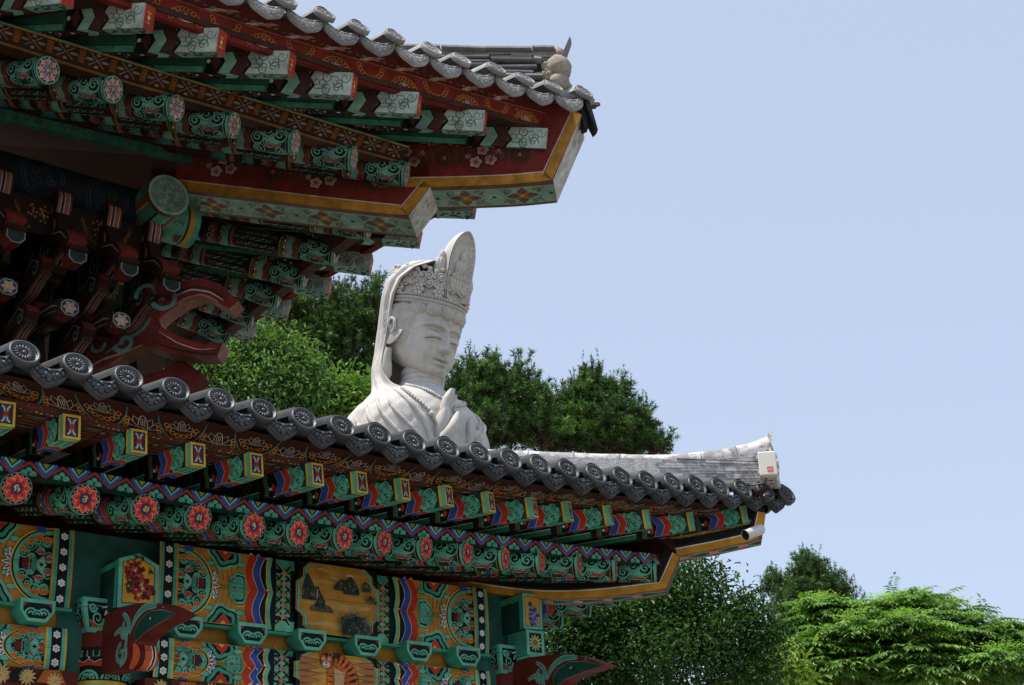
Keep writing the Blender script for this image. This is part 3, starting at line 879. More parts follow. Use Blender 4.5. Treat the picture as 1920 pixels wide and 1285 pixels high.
    for mm in (None, M):
        rb = Ribbon(low, up, .2, mm, back=(0, .05, .0)); g = Geo(); rb.body(g, (.038, .010, .007))
        p = Pen(g, rb.fn, h=.001)
        u = .10; k = 0
        while u < rb.L - .15:
            v0 = .012
            if k % 2 == 0:
                lotus(p, u, v0 + .02, .17, .10, (.42, .37, .33), .0045)
                for s in (-1, 1):
                    for e_ in range(3): p.ring(u + s * (.095 - .006 * e_), v0 + .02 + .028 * e_, .012, .005, (.46, .20, .035), 0, 360, 8)
            else:
                chain(p, u, .120, .17, .085, (.46, .20, .035), -1, .005, 8)
                lotus(p, u, .085, .13, .075, (.34, .30, .27), .004)
                for s in (-1, 1): p.stroke([(u + s * .135, .18), (u + s * .125, .11), (u + s * .095, .04), (u + s * .065, .008)], [.003, .010, .012, .004], (.07, .15, .125))
            u += .215; k += 1
        p.stroke([(q, .006) for q in np.linspace(0, rb.L, 80)], .012, (.10, .03, .02))
        for q in np.arange(.05, rb.L, .06): p.disc(q, .006, .0035, WH if int(q * 16) % 3 == 0 else (.4, .25, .2), 6)
        g.build("eave_board", "paint", root)
    # ---------------- flying rafters
    F = [(11, 776), (134.6, 800.7), (261, 827.7), (371.4, 852.3), (481, 871), (595.5, 889.5), (679, 904.7), (760, 917.5), (842, 930), (921.6, 941.6), (1002.7, 951.6), (1069.8, 958.6), (1146.4, 965.6), (1219.2, 973.3), (1301.3, 977.5), (1399.7, 980)]
    fm = flying_mesh("flying_rafter", .097, .128, 1.0, "paint")
    pts = [(atY(x, y, -1.06), 1.0 + 3.0 * i, 3.0 - 8.5 * i / 15) for i, (x, y) in enumerate(F)]
    pts = [(pts[0][0] + np.array((-.36, 0, .012)), 0, 3.0)] + pts
    for q, f, a in pts: place("flying_rafter", fm, root, rod_frame(q, f, a, 3 + f * .2))
    for q, f, a in pts[-7:]: place("flying_rafter", fm, root, rod_frame(mir(q, M), 90 - f, a, -4))
    # ---------------- patterned board over the round rafters
    bl = [atY(x, y + 9 * x / 1236.0, -.75) for x, y in [(16, 887), (158, 907), (289, 931), (408, 951), (514, 968), (649, 984), (790, 1002), (898, 1016), (1065, 1036), (1236, 1051)]]
    bt = [p + np.array((0, -.012, .073)) for p in bl]
    bl = [bl[0] + np.array((-.7, 0, .02))] + bl; bt = [bt[0] + np.array((-.7, 0, .02))] + bt
    for mm in (None, M):
        rb = Ribbon(bl, bt, .073, mm, back=(0, .07, .0)); g = Geo(); rb.body(g, DG); p = Pen(g, rb.fn, h=.001)
        st = .178; n = int(rb.L / st) + 1
        p.stroke([(q, .0365) for q in np.linspace(0, rb.L, 120)], .073, K)
        for i in range(n):
            u = i * st; H = .073
            lim = lambda P: [(min(max(a, 0), rb.L), b) for a, b in P]
            p.stroke(lim([(u, .004), (u + st / 2, H - .006), (u + st, .004)]), .017, (.24, .03, .025))
            p.stroke(lim([(u - st / 2 + .03, H), (u, .012), (u + st / 2 - .03, H)]), .017, BL)
            p.stroke(lim([(u - st / 2 + .048, H), (u, .030), (u + st / 2 - .048, H)]), .011, J)
            p.poly(lim([(u - .02, H), (u, .045), (u + .02, H)]), OL)
            if .06 < u + st / 2 < rb.L - .06:
                c = p.at(u + st / 2, 0)
                for x, y, r in ((-.024, .008, .020), (.024, .008, .020), (0, .028, .016)):
                    c.poly(arc(x, y, r, -20, 200, 9), J2); c.poly(arc(x, y, r * .66, -20, 200, 9), K); c.spiral(x, y, r * .55, .006, J, 0, 1.2)
        g.build("patterned_board", "paint", root)
    # ---------------- round rafters with painted flower ends
    Rf = [(31, 916), (159.4, 936.4), (273.4, 955), (373, 971), (476, 987), (560, 999), (646, 1007), (721, 1017), (799, 1027), (877, 1036), (948, 1046), (1016, 1053), (1087, 1058), (1155, 1065), (1231, 1069)]
    rm = [rafter_mesh("round_rafter", .083, 1.9, "paint", False, q) for q in range(4)]
    pts = [(atY(x, y, -.74), -1 + 3.25 * i, 15 - 11 * (i / 14) ** 1.3) for i, (x, y) in enumerate(Rf)]
    pts = [(pts[0][0] + np.array((-.37, 0, .005)), -1, 15)] + pts
    for i, (q, f, a) in enumerate(pts): place("round_rafter", rm[(i * 3 + i // 4) % 4], root, rod_frame(q, f + .8 * math.sin(i * 2.3), a + .5 * math.sin(i * 3.1), 7 * math.sin(i * 1.7)))
    for i, (q, f, a) in enumerate(pts[-9:]): place("round_rafter", rm[i % 4], root, rod_frame(mir(q, M), 90 - f, a))
    # soffit boards over the rafters
    g = Geo()
    for mm in (None, M):
        f = (lambda q: tuple(q)) if mm is None else (lambda q: tuple(mir(q, M)))
        e = [q + np.array((0, -.0, .066)) for q, a, b in pts]
        rings = []
        for q in e:
            L = min(1.6, max(.06, (M - q[0]) - q[1]))
            rings.append([f(q + np.array((0, 0, .02))), f(q + np.array((0, L, .02 + L * .22))), f(q + np.array((0, L, .05 + L * .22))), f(q + np.array((0, 0, .05)))])
        g.loft(rings, BR, True, True)
        e2 = [q + np.array((0, .02, .075)) for q, a, b in pts[:0]] + [np.array(q) + np.array((0, .03, .066)) for q, a, b in [(atY(x, y, -1.06), 0, 0) for x, y in F]]
        e2 = [e2[0] + np.array((-.6, 0, .02))] + e2
        rings = []
        for q in e2:
            L = min(.55, max(.05, (M - q[0]) - q[1]))
            rings.append([f(q), f(q + np.array((0, L, .01))), f(q + np.array((0, L, .04))), f(q + np.array((0, 0, .03)))])
        g.loft(rings, (.12, .04, .025), True, True)
    e3 = [atY(x, y, -1.06) + np.array((0, .035, .0655)) for x, y in F]; e3 = [e3[0] + np.array((-.6, 0, .02))] + e3[:-1]
    rb = Ribbon(e3, [q + np.array((0, .40, .004)) for q in e3], .40)
    p = Pen(g, lambda u, v, h: rb.fn(u, v, -h), h=.001); rnd = random.Random(17)
    for u in np.arange(.02, rb.L - .02, .028):
        p.disc(u, .022 + .010 * rnd.random(), .009, rnd.choice([(.50, .34, .30), (.30, .10, .07), (.62, .55, .48), (.22, .05, .035)]), 6)
    for u in np.arange(.05, rb.L - .05, .15):
        for v in (.075, .15, .24):
            p.stroke([(u - .05, v), (u, v + .008), (u + .05, v)], [.004, .013, .004], J2 if v != .15 else (.30, .10, .06))
        p.rect(u + .066, .08, u + .078, .30, (.20, .03, .02)); p.disc(u + .072, .11, .014, J2, 8)
        for v in (.11, .20): p.stroke([(u - .04, v), (u + .04, v)], .006, (.34, .14, .09))
    g.build("soffit", "paint", root)
    # ---------------- corner rafters, painted as framed boards
    corner_piece(root, .10, "corner_rafter", [(520, 1040), (700, 1074), (920, 1113), (1015, 1127), (1150, 1119), (1250, 1104)], [(1232, 1010), (900, 985), (520, 960)], [(1275, 1042)], .20, False)
    corner_piece(root, .10, "corner_flying_rafter", [(1270, 1043), (1345, 1029), (1429, 1010)], [(1422, 935), (1200, 960), (1010, 1000), (1000, 1075)], [(1436, 962)], .18, False)
    # underside tiles at the corner: dark block closing the eave corner
    # ---------------- wall between the columns
    YW = .08
    X1, X2 = -2.83, .17
    g = Geo()
    def wallbox(x0, x1, z0, z1, y, bulge, col, yb=.30):
        n = 6; rings = []
        for x in (x0, x1):
            r = [(x, y - bulge * (1 - (2 * i / n - 1) ** 2), z0 + (z1 - z0) * i / n) for i in range(n + 1)]
            rings.append(r + [(x, yb, z1), (x, yb, z0)])
        g.loft(rings, col, True, True)
    bays = [(-5.83, X1), (X1, X2)]
    TOPZ = (3.585, 3.80, 4.30); LOWZ = (3.20, 3.475)
    def half_pattern(p, s, z0, z1, big):
        """one half of a painted beam: u = distance from the middle of the bay, 0 .. 1.2; z0 .. z1"""
        H = z1 - z0; zc = (z0 + z1) / 2
        q = p.at(0, zc, mx=s)
        def wave(u, amp, w, c, n=2, ph=0, line=None):
            P = [(u + amp * abs(math.sin(math.pi * n * (i / 24) + ph)), -H / 2 + H * i / 24) for i in range(25)]
            if line: q.stroke(P, w + .008, line)
            q.stroke(P, w, c)
        q.rect(.26, -H / 2, 1.2, H / 2, K)
        # cartouche side and lattice strip
        q.rect(.25, -H / 2, .50, H / 2, K)
        q.rect(.30, H * .36, .435, H / 2, J2); q.rect(.30, -H / 2, .435, -H * .36, J)
        q.rect(.335, -H * .30, .435, H * .30, J)
        for yy in np.linspace(-H * .30, H * .30, 5 if big else 3):
            for s1 in (-1, 1):
                q.stroke([(.335, yy - s1 * .05), (.435, yy + s1 * .05)], .010, K); q.stroke([(.335, yy - s1 * .03), (.435, yy + s1 * .065)], .006, (.30, .30, .08))
            q.petals(.385, yy, .026, 6, K, None, .003, .5); q.petals(.385, yy, .019, 5, RED, WH, .003, .6)
        wave(.475, .020, .022, J, 2); wave(.494, .020, .012, YE, 2)
        q.rect(.515, -H / 2, .62, H / 2, K)
        # chevron bands
        wave(.545, .040, .050, BL, 2, 0, (.55, .53, .55)); wave(.596, .040, .050, RED, 2, 0, (.6, .5, .45))
        for yy in (-H * .5, 0, H * .5): q.disc(.522, max(min(yy, H / 2 - .01), -H / 2 + .01), .010, RED, 8); q.disc(.508, max(min(yy + .012, H / 2 - .01), -H / 2 + .01), .006, WH, 7)
        # ochre field with lotus
        fld = [(.625, -H / 2)] + [(.625 + .035 * abs(math.sin(2 * math.pi * i / 24)), -H / 2 + H * i / 24) for i in range(25)] + [(1.1, H / 2), (1.1, -H / 2)]
        q.poly(fld, (.46, .21, .035))
        for s1 in (-1, 1):
            for k in range(5):
                q.stroke([(.72 + k * .03, s1 * H * .08), (.72 + k * .035, s1 * H * .25), (.70 + k * .05, s1 * H * .38)], .0035, (.16, .06, .015))
            # half medallion at the edge
            for rr, c in ((.115, J), (.098, K), (.085, J2), (.062, K)):
                P = [(.80 + rr * math.cos(math.radians(a)) * (1 + .10 * math.cos(math.radians(a * 5))), s1 * (H / 2 - .003 - min(H * .42, rr * math.sin(math.radians(a)) * (1 + .10 * math.cos(math.radians(a * 5)))))) for a in range(0, 181, 12)]
                q.poly(P, c)
            q.poly([(.745, s1 * (H / 2 - .004)), (.80, s1 * (H / 2 - .06)), (.855, s1 * (H / 2 - .004))], RED, PK, .006)
            q.poly([(.78, s1 * (H / 2 - .004)), (.80, s1 * (H / 2 - .024)), (.82, s1 * (H / 2 - .004))], YE)
            for x, y, a in ((.69, .33, .5), (.905, .30, -.6), (.74, .13, .1), (.87, .14, .4)):
                q.poly([(x + math.cos(a + t) * .03, s1 * (y * H + math.sin(a + t) * .016)) for t in np.linspace(0, 6.28, 9)[:-1]], J, K, .006)
        # cloud cluster on the inner side
        P = [(.655 + .0 * 1, 0)]
        for rr, c in ((1.0, YE), (.94, K), (.88, J), (.74, K), (.62, J2)):
            hh = H * .23 * rr
            q.poly([(.665 + .03 * (1 - rr), -hh), (.655 + .03 * (1 - rr), -hh * .4), (.665 + .03 * (1 - rr), 0), (.655 + .03 * (1 - rr), hh * .4), (.665 + .03 * (1 - rr), hh), (.72, hh * 1.1), (.775, hh * .45), (.775, -hh * .45), (.72, -hh * 1.1)], c)
        for y in (-1, 0, 1):
            for x in (.70, .735): q.spiral(x, y * H * .11, .024, .009, J, 0, 1.3); 
        q.disc(.735, 0, .012, RED, 8)
        q.stroke([(.78, 0), (.83, .0)], .03, OL)
        # white and blue lotus
        for a in (-62, -34, 0, 34, 62):
            r = math.radians(180 - a); L = .085 if abs(a) < 50 else .10
            cx, cy = .915, 0
            t = (cx + L * math.cos(r), cy + L * math.sin(r) * (1.0 if big else .8))
            nx, ny = -math.sin(r) * .017, math.cos(r) * .017
            m = (cx + L * .55 * math.cos(r), cy + L * .55 * math.sin(r) * (1.0 if big else .8))
            q.poly([(cx, cy), (m[0] + nx, m[1] + ny), t, (m[0] - nx, m[1] - ny)], WH, K, .006)
            q.stroke([(cx + (m[0] - cx) * .5, cy + (m[1] - cy) * .5), ((m[0] + t[0]) / 2, (m[1] + t[1]) / 2)], .010, BL)
        # great half rosette towards the post
        for rr, c in ((1.0, YE), (.965, K), (.93, J), (.82, K)):
            q.poly([(1.165 - .285 * rr * math.cos(math.radians(a)) ** .8, H * .5 * rr * math.sin(math.radians(a)) ** 1.0) for a in range(0, 90, 6)] + [(1.165, H * .5 * rr), (1.165, -H * .5 * rr)] + [(1.165 - .285 * rr * math.cos(math.radians(a)) ** .8, -H * .5 * rr * math.sin(math.radians(a))) for a in range(84, -1, -6)], c)
        q.rect(1.125, -H / 2, 1.2, H / 2, K)
        for s1 in (-1, 1):
            q.rect(1.02, s1 * H * .5, 1.075, s1 * H * .42, BL)
            for i, (x, y, r) in enumerate(((.955, .14, .032), (.99, .24, .034), (1.035, .30, .032), (1.085, .29, .028), (1.10, .10, .034), (1.05, .18, .026), (1.00, .09, .022))):
                y2 = s1 * y * H; r2 = r * (1 if big else .8)
                q.disc(x, y2, r2, J2 if i % 3 else J, 12); q.disc(x, y2, r2 * .78, K, 12); q.spiral(x, y2, r2 * .7, .009, J, 60 * i, 1.4, s1)
                if i in (0, 1, 2, 3): q.poly([(x - .03, y2 + s1 * .012), (x - .01, y2 + s1 * .034), (x + .02, y2 + s1 * .03), (x + .034, y2 + s1 * .012), (x, y2 + s1 * .004)], (.55, .13, .03), YE, .006)
                if i in (4, 5): q.poly([(x - .035, y2 - s1 * .012), (x + .0, y2 + s1 * .008), (x + .03, y2 - s1 * .012), (x, y2 - s1 * .02)], (.36, .06, .03), PK, .005)
            q.poly([(1.02, s1 * .01), (1.065, s1 * .052), (1.085, s1 * .02), (1.06, s1 * .004)], J, K, .004)
        q.disc(.975, 0, .034, K, 12); q.disc(.972, 0, .030, (.11, .015, .015), 12, .036 if big else .026)
        for k in range(5): q.disc(.988, -.024 + .012 * k, .0028, WH, 5)
        q.poly([(1.0, -.03), (1.0, .03), (1.03, .036), (1.03, -.036)], J2)
        for k in range(4): q.stroke([(1.0 + k * .009, -.034), (1.0 + k * .009, .034)], .002, K)
        q.poly([(1.03, 0), (1.058, .026), (1.085, 0), (1.058, -.026)], J, WH, .005); q.poly([(1.045, 0), (1.058, .012), (1.072, 0), (1.058, -.012)], K)
        # post side strip with white flowers
        q.rect(1.118, -H / 2, 1.132, H / 2, YE if not big else OC); q.rect(1.132, -H / 2, 1.152, H / 2, J if not big else J2)
        q.rect(1.152, -H / 2, 1.212, H / 2, (.006, .007, .008))
        q.rect(1.212, -H / 2, 1.232, H / 2, J if not big else J2); q.rect(1.232, -H / 2, 1.243, H / 2, YE if not big else OC)
        nf = 5 if big else 3
        for k in range(nf):
            flower6(q, 1.182, -H / 2 + H * (k + .5) / nf if not big else -H / 2 + .045 + k * .09, .024)
    def cart(p, z0, z1):
        H = z1 - z0; zc = (z0 + z1) / 2
        def outline(k, e):
            P = []
            for sx in (1, -1):
                ys = np.linspace(-H / 2, H / 2, 21) * sx
                for y in ys:
                    t = abs(y) / (H / 2)
                    w = .285 if t < .42 else (.285 - .055 * min(1, (t - .42) / .12)) if t < .80 else .23 - .05 * (t - .8) / .2
                    P.append((sx * (w * k + e), y))
            return P
        q = p.at(0, zc)
        q.rect(-.30, -H / 2, .30, H / 2, K)
        q.poly(outline(1, .032), OC); q.poly(outline(1, .024), K); q.poly(outline(1, .020), J); q.poly(outline(1, .002), K)
        q.poly(outline(1, 0), (.47, .24, .04))
        return q
    def landscape(q, H):
        for y, w, c in ((-.02, .05, (.54, .33, .10)), (.05, .03, (.52, .31, .09)), (-.085, .04, (.54, .34, .12)), (.085, .02, (.52, .3, .07))):
            q.stroke([(-.24, y * 2), (-.1, y * 2 + .012), (.08, y * 2 - .008), (.24, y * 2 + .01)], [w * .2, w * .7, w, w * .3], c)
        rnd = random.Random(4)
        def crag(x, y, w, h, c0):
            P = [(x - w / 2, y)]
            for i in range(7):
                t = i / 6; P.append((x - w / 2 + w * t, y + h * math.sin(math.pi * (t * .8 + .12)) * rnd.uniform(.75, 1.05)))
            P.append((x + w / 2, y)); q.poly(P, c0)
            for _ in range(26):
                a = rnd.uniform(-.42, .42); b = rnd.uniform(.05, .62) * (1 - abs(a))
                q.disc(x + a * w, y + b * h * 1.2, rnd.uniform(.005, .012), rnd.choice([(.015, .03, .025), (.04, .07, .05), (.09, .11, .07), (.16, .13, .07)]), 6)
        crag(-.225, -.02, .10, .21, (.03, .045, .035)); crag(-.17, -.02, .10, .10, (.05, .06, .045))
        crag(-.13, -.09, .17, .07, (.10, .085, .05)); crag(-.14, -.05, .06, .06, (.04, .05, .04))
        crag(.03, .06, .14, .08, (.03, .045, .035)); crag(.085, .04, .12, .13, (.025, .04, .03)); crag(.20, .07, .07, .08, (.03, .05, .04)); crag(.235, .0, .08, .05, (.1, .09, .06))
        crag(.10, -.22, .17, .14, (.02, .035, .03)); crag(.17, -.20, .13, .10, (.03, .045, .04))
        for k in range(60):
            a = rnd.uniform(0, 6.28); r = rnd.uniform(0, 1) ** .5
            q.disc(.11 + .10 * r * math.cos(a), -.14 + .065 * r * math.sin(a), rnd.uniform(.006, .012), rnd.choice([(.015, .04, .035), (.05, .11, .09), (.09, .14, .12)]), 6)
        for x in (-.0, .02): q.stroke([(.02 + x, -.24), (.015 + x, -.18), (.03 + x, -.13)], .006, (.02, .03, .025))
        for k in range(24): q.disc(.02 + rnd.uniform(-.035, .035), -.16 + rnd.uniform(-.045, .045), .007, (.02, .045, .035), 6)
        for x, y in ((-.15, .17), (.06, .15), (-.06, .12)): q.stroke([(x - .04, y), (x, y + .008), (x + .04, y - .004)], [.003, .012, .003], (.60, .46, .28))
        q.stroke([(-.19, -.02), (-.185, .04)], .006, (.5, .45, .36))
    def tiger(q, H):
        q.rect(-.2, -H / 2, .2, H / 2, (.56, .31, .05))
        for s, x in ((-1, -.2), (1, .2)):
            for k in range(5):
                y = -.10 + k * .04; q.poly([(s * .27, y - .016), (s * .27, y + .02), (x + s * .0, y + .016), (s * (.10 + .02 * (k % 2)), y + .004), (x, y - .012)], (.40, .17, .06), (.06, .02, .015), .006)
        B = (.55, .135, .02)
        spine = smooth_line([(-.075, .062, 0), (-.03, .088, 0), (.03, .070, 0), (.085, .015, 0), (.115, -.06, 0), (.12, -.14, 0)], 22, 2)
        p_ = [(a_, b_) for a_, b_, _ in spine]
        q.stroke(p_, [.062 + .045 * math.sin(math.pi * i / 21.0) for i in range(22)], (.07, .02, .012)); q.stroke(p_, [.054 + .045 * math.sin(math.pi * i / 21.0) for i in range(22)], B)
        for x in (-.055, .0, .045):
            q.poly([(x - .024, .03), (x + .024, .03), (x + .020, -.14), (x - .020, -.14)], B, (.08, .02, .012), .006)
            for y in (-.02, -.055, -.09): q.stroke([(x - .018, y), (x + .016, y - .006)], [.004, .010], (.03, .012, .008))
        q.poly([(-.03, .03), (.05, .0), (.04, -.12), (-.02, -.12)], (.62, .40, .22))
        for i in range(3, 21, 2):
            x, y = p_[i]; nx, ny = -(p_[i + 1][1] - p_[i - 1][1]), p_[i + 1][0] - p_[i - 1][0]; l = math.hypot(nx, ny); nx, ny = nx / l, ny / l
            q.stroke([(x + nx * .045, y + ny * .045), (x + nx * .01 + .006, y + ny * .01), (x - nx * .028, y - ny * .028)], [.005, .014, .002], (.03, .012, .008))
        for x in (-.118, -.045): q.disc(x, .112, .015, B, 8); q.disc(x, .112, .008, K, 6)
        q.disc(-.082, .070, .050, (.07, .02, .012), 16, .050); q.disc(-.082, .070, .046, B, 16, .046)
        q.disc(-.088, .045, .027, (.72, .64, .52), 10, .021)
        for x in (-.104, -.066): q.disc(x, .080, .010, (.75, .70, .5), 8); q.disc(x, .079, .005, K, 6)
        q.stroke([(-.096, .060), (-.088, .052), (-.080, .060)], .008, K); q.stroke([(-.102, .036), (-.088, .031), (-.074, .038)], .004, K)
        for k in range(4): q.stroke([(-.106 + .016 * k, .116), (-.100 + .012 * k, .100)], .006, (.03, .012, .008))
        for s_ in (-1, 1):
            for y in (.055, .070): q.stroke([(-.082 + s_ * .046, y), (-.082 + s_ * .030, y - .004)], .006, (.03, .012, .008))
    def beam(name, z0, z1, bulge, big):
        for bi, (xa, xb) in enumerate(bays):
            g2 = Geo(); n = 8; rings = []
            for x in (xa + .32 if not 0 else xa, xb - .30):
                rings.append([(x, YW - bulge * (1 - abs(2 * i / n - 1) ** 2.5), z0 + (z1 - z0) * i / n) for i in range(n + 1)] + [(x, .30, z1), (x, .30, z0)])
            g2.loft(rings, K, True, True)
            xc = (xa + xb) / 2 - .012
            def fn(u, v, h):
                t = max(0.0, min(1.0, (v - z0) / (z1 - z0)))
                return (xc + u, YW - bulge * (1 - abs(2 * t - 1) ** 2.5) - h, v)
            p = Pen(g2, fn, edge=(1 / .6, 1 / .05), h=.0015)
            cuts = ((z0, z1),)
            for s in (1, -1): half_pattern(p, s, z0, z1, big)
            q = cart(p, z0, z1)
            (landscape if big else tiger)(q, z1 - z0)
            p.stroke([(-1.2, z0 + (z1 - z0) * .47), (1.2, z0 + (z1 - z0) * .47)], .002, (.01, .02, .015))
            g2.build(name, "paint", root)
    beam("upper_beam", 3.585, 4.035, .012, True)
    beam("lower_beam", 3.235, 3.468, .010, False)
    # ochre recess, ledge and bearing blocks between the two beams
    g = Geo()
    for xa, xb in bays: g.box((xa + .25, .135, 3.45), (xb - .25, .25, 3.60), (.46, .22, .03))
    for xa, xb in bays: g.box((xa + .25, .05, 3.568), (xb - .25, .14, 3.584), J2)
    g.box((-6, .36, 4.03), (.2, .44, 4.36), BR); g.box((-6, .14, 4.04), (.2, .36, 4.05), BR)
    g.build("wall_plate", "paint", root)
    g = Geo(); bm_ = g
    w, hh = .20, .125
    fr = [(-w / 2, hh / 2), (w / 2, hh / 2), (w / 2, -.0), (w / 2 - .045, -hh / 2), (-w / 2 + .045, -hh / 2), (-w / 2, -.0)]
    g.prism(fr, lambda u, v, d: (u, d, v), 0, .14, J2)
    p = Pen(g, lambda u, v, h: (u, -h, v), h=.001)
    p.poly(fr, J)
    inn = [(-w / 2 + .018, hh / 2 - .022), (w / 2 - .018, hh / 2 - .022), (w / 2 - .018, -.002), (w / 2 - .055, -hh / 2 + .018), (-w / 2 + .055, -hh / 2 + .018), (-w / 2 + .018, -.002)]
    p.poly(inn, K)
    for x, y, r in ((-.036, -.022, .036), (.036, -.022, .036), (0, -.026, .030)):
        for q, c in ((1, J), (.72, K), (.48, J), (.22, K)): p.poly(arc(x, y, r * q, 0, 180, 9), c)
    for s in (-1, 1): p.poly([(s * .08, .036), (s * .06, .036), (s * .078, .018)], RED)
    bm = g.mesh("bearing_block", "paint")
    for x, y in ((70, 1149), (351, 1176), (474, 1187), (585.7, 1200), (690, 1211), (786.5, 1222.5), (878.7, 1233)):
        q = atY(x, y, -.03); place("bearing_block", bm, root, frame((q[0], -.03, 3.535), (1, 0, 0), (0, 1, 0), (0, 0, 1)))
    # board under the lower beam with ochre chrysanthemums
    g = Geo(); rnd = random.Random(6)
    for xa, xb in bays:
        g.box((xa + .2, .02, 2.95), (xb - .2, .2, 3.228), (.10, .02, .012))
        p = Pen(g, lambda u, v, h: (u, .02 - h, v), h=.001)
        for k in range(16):
            x = xa + .32 + k * .155
            p.poly([(x - .09, 3.15), (x - .05, 3.22), (x + .04, 3.225), (x + .08, 3.15)], (.42, .10, .02) if k % 2 else K)
            for _ in range(2):
                cx = x + rnd.uniform(-.03, .03); p.petals(cx, 3.175 + rnd.uniform(-.02, .02), .05, 11, (.62, .43, .16), (.25, .12, .03), .004, .22, rnd.uniform(0, 1)); 
    g.build("frieze_board", "paint", root)
    # ---------------- columns with capital, beam end and beak-shaped bracket
    for cx in (X1 - 3.0, X1, X2):
        vis = cx > -4
        cy = .22
        g = Geo(); r = .17
        g.tube([(cx, cy, .6), (cx, cy, 2.4), (cx, cy, 3.47)], [r * 1.04, r * 1.02, r], BR, 26)
        def cf(u, v, h, cx=cx, cy=cy): return (cx + (r + h) * math.sin(u / r), cy - (r + h) * math.cos(u / r), v)
        p = Pen(g, cf, edge=(1 / .035, 1 / .2), h=.002)
        A = math.pi * r
        for z0, z1, c in ((3.20, 3.40, K), (3.355, 3.37, YE), (3.335, 3.352, J), (3.18, 3.20, YE), (3.155, 3.18, J), (2.98, 3.155, (.006, .007, .008)), (2.96, 2.98, J), (2.94, 2.96, YE), (3.39, 3.48, (.13, .016, .012))):
            p.rect(-A, z0, A, z1, c)
        for k in range(9):
            u = -A + (k + .5) * 2 * A / 9
            flower6(p, u, 3.085, .032); flower6(p, u, 3.015, .026)
            p.stroke([(u - A / 9, 3.315), (u - A / 18, 3.300), (u, 3.318), (u + A / 18, 3.300), (u + A / 9, 3.315)], .006, PK)
            p.poly([(u - A / 9, 3.308), (u - A / 18, 3.294), (u, 3.310), (u + A / 18, 3.294), (u + A / 9, 3.308), (u + A / 9, 3.275), (u, 3.285), (u - A / 9, 3.275)], RED)
            p.disc(u, 3.327, .006, WH, 6)
            for rr, c in ((.055, J), (.043, K), (.034, J), (.022, K)): p.poly(arc(u, 3.205, rr, 0, 180, 10), c)
            for e in (-.018, .018): p.spiral(u + e, 3.215, .014, .006, J, 0, 1.2)
        g.build("column", "paint", root)
        # capital: square block with tapering foot
        g = Geo(); hw = .20; hf = .145
        g.loft([[(cx + sx * q, cy + sy * q, z) for sx, sy in ((-1, -1), (1, -1), (1, 1), (-1, 1))] for q, z in ((hf, 3.47), (hw * .97, 3.585), (hw, 3.60), (hw, 3.655))], J2, True, True)
        for side in range(3):
            R_ = Matrix.Translation((cx, cy, 0)) @ Matrix.Rotation(-math.pi / 2 * (side - 1) * 1.0, 4, 'Z')
            def cfn(u, v, h, R_=R_):
                q = np.interp(v, [3.47, 3.585, 3.60, 3.655], [hf, hw * .97, hw, hw])
                return tuple(R_ @ Vector((u * q / hw, -q - h, v)))
            p = Pen(g, cfn, edge=(1 / .3, 1 / .03), h=.0012)
            p.rect(-hw, 3.47, hw, 3.655, J)
            p.rect(-hw + .028, 3.497, hw - .028, 3.632, K)
            for s in (-1, 1):
                for (x, y, rr) in ((.11, 3.545, .042), (.045, 3.52, .034), (.14, 3.60, .026), (.09, 3.50, .02)):
                    p.spiral(s * x, y, rr, .013, J, 0, 1.5, s)
                p.poly([(s * .15, 3.50), (s * .17, 3.535), (s * .10, 3.505)], RED, PK, .004)
                for a in (20, 50, 80): p.poly([(s * .02, 3.625), (s * (.02 + .05 * math.cos(math.radians(a)) - .008), 3.625 - .06 * math.sin(math.radians(a))), (s * (.02 + .075 * math.cos(math.radians(a))), 3.625 - .085 * math.sin(math.radians(a))), (s * (.02 + .05 * math.cos(math.radians(a)) + .012), 3.625 - .05 * math.sin(math.radians(a)))], WH, BL, .005)
            p.disc(0, 3.625, .018, YE, 8)
        g.build("capital", "paint", root)
        # dark plain panel beside the column
        g = Geo(); g.box((cx - .305, .13, 3.235), (cx + .31, .29, 4.06), (.03, .13, .11)); g.build("post_panel", "paint", root)
        # beam ends above the capital
        YF = -.11
        C1 = [atY(x, y, YF) for x, y in ((219, 1139), (297, 1143), (298, 1061), (262, 1038), (223, 1047))]
        C2 = [atY(x, y, YF) for x, y in ((982, 1179), (1017, 1181), (1015, 1117), (979, 1112))]
        g = Geo()
        out = [(q[0] + (cx - X1 if cx < 0 else 0), q[2]) for q in (C1 if cx < 0 else C2)]
        xa, xb = min(q[0] for q in out), max(q[0] for q in out); top, bot = max(q[1] for q in out), min(q[1] for q in out)
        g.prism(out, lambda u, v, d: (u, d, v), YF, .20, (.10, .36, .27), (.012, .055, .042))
        p = Pen(g, lambda u, v, h: (u, YF - h, v), h=.001)
        mx_, mz = sum(a for a, b in out) / len(out), sum(b for a, b in out) / len(out)
        p.poly(out, J); ins = [(mx_ + (a - mx_) * .76, mz + (b - mz) * .82) for a, b in out]
        p.poly([(mx_ + (a - mx_) * .80, mz + (b - mz) * .85) for a, b in out], K)
        p.poly(ins, (.62, .31, .03) if cx < 0 else (.55, .26, .04))
        s = Pen(g, lambda u, v, h: (xa - h, u, v), h=.001)
        s.rect(YF, bot + .002, YF + .04, top - .045 if cx < 0 else top - .004, J2); s.rect(YF, top - .085, .19, top - .05, J2) if cx < 0 else s.rect(YF, top - .05, .19, top - .006, J2)
        rnd = random.Random(12)
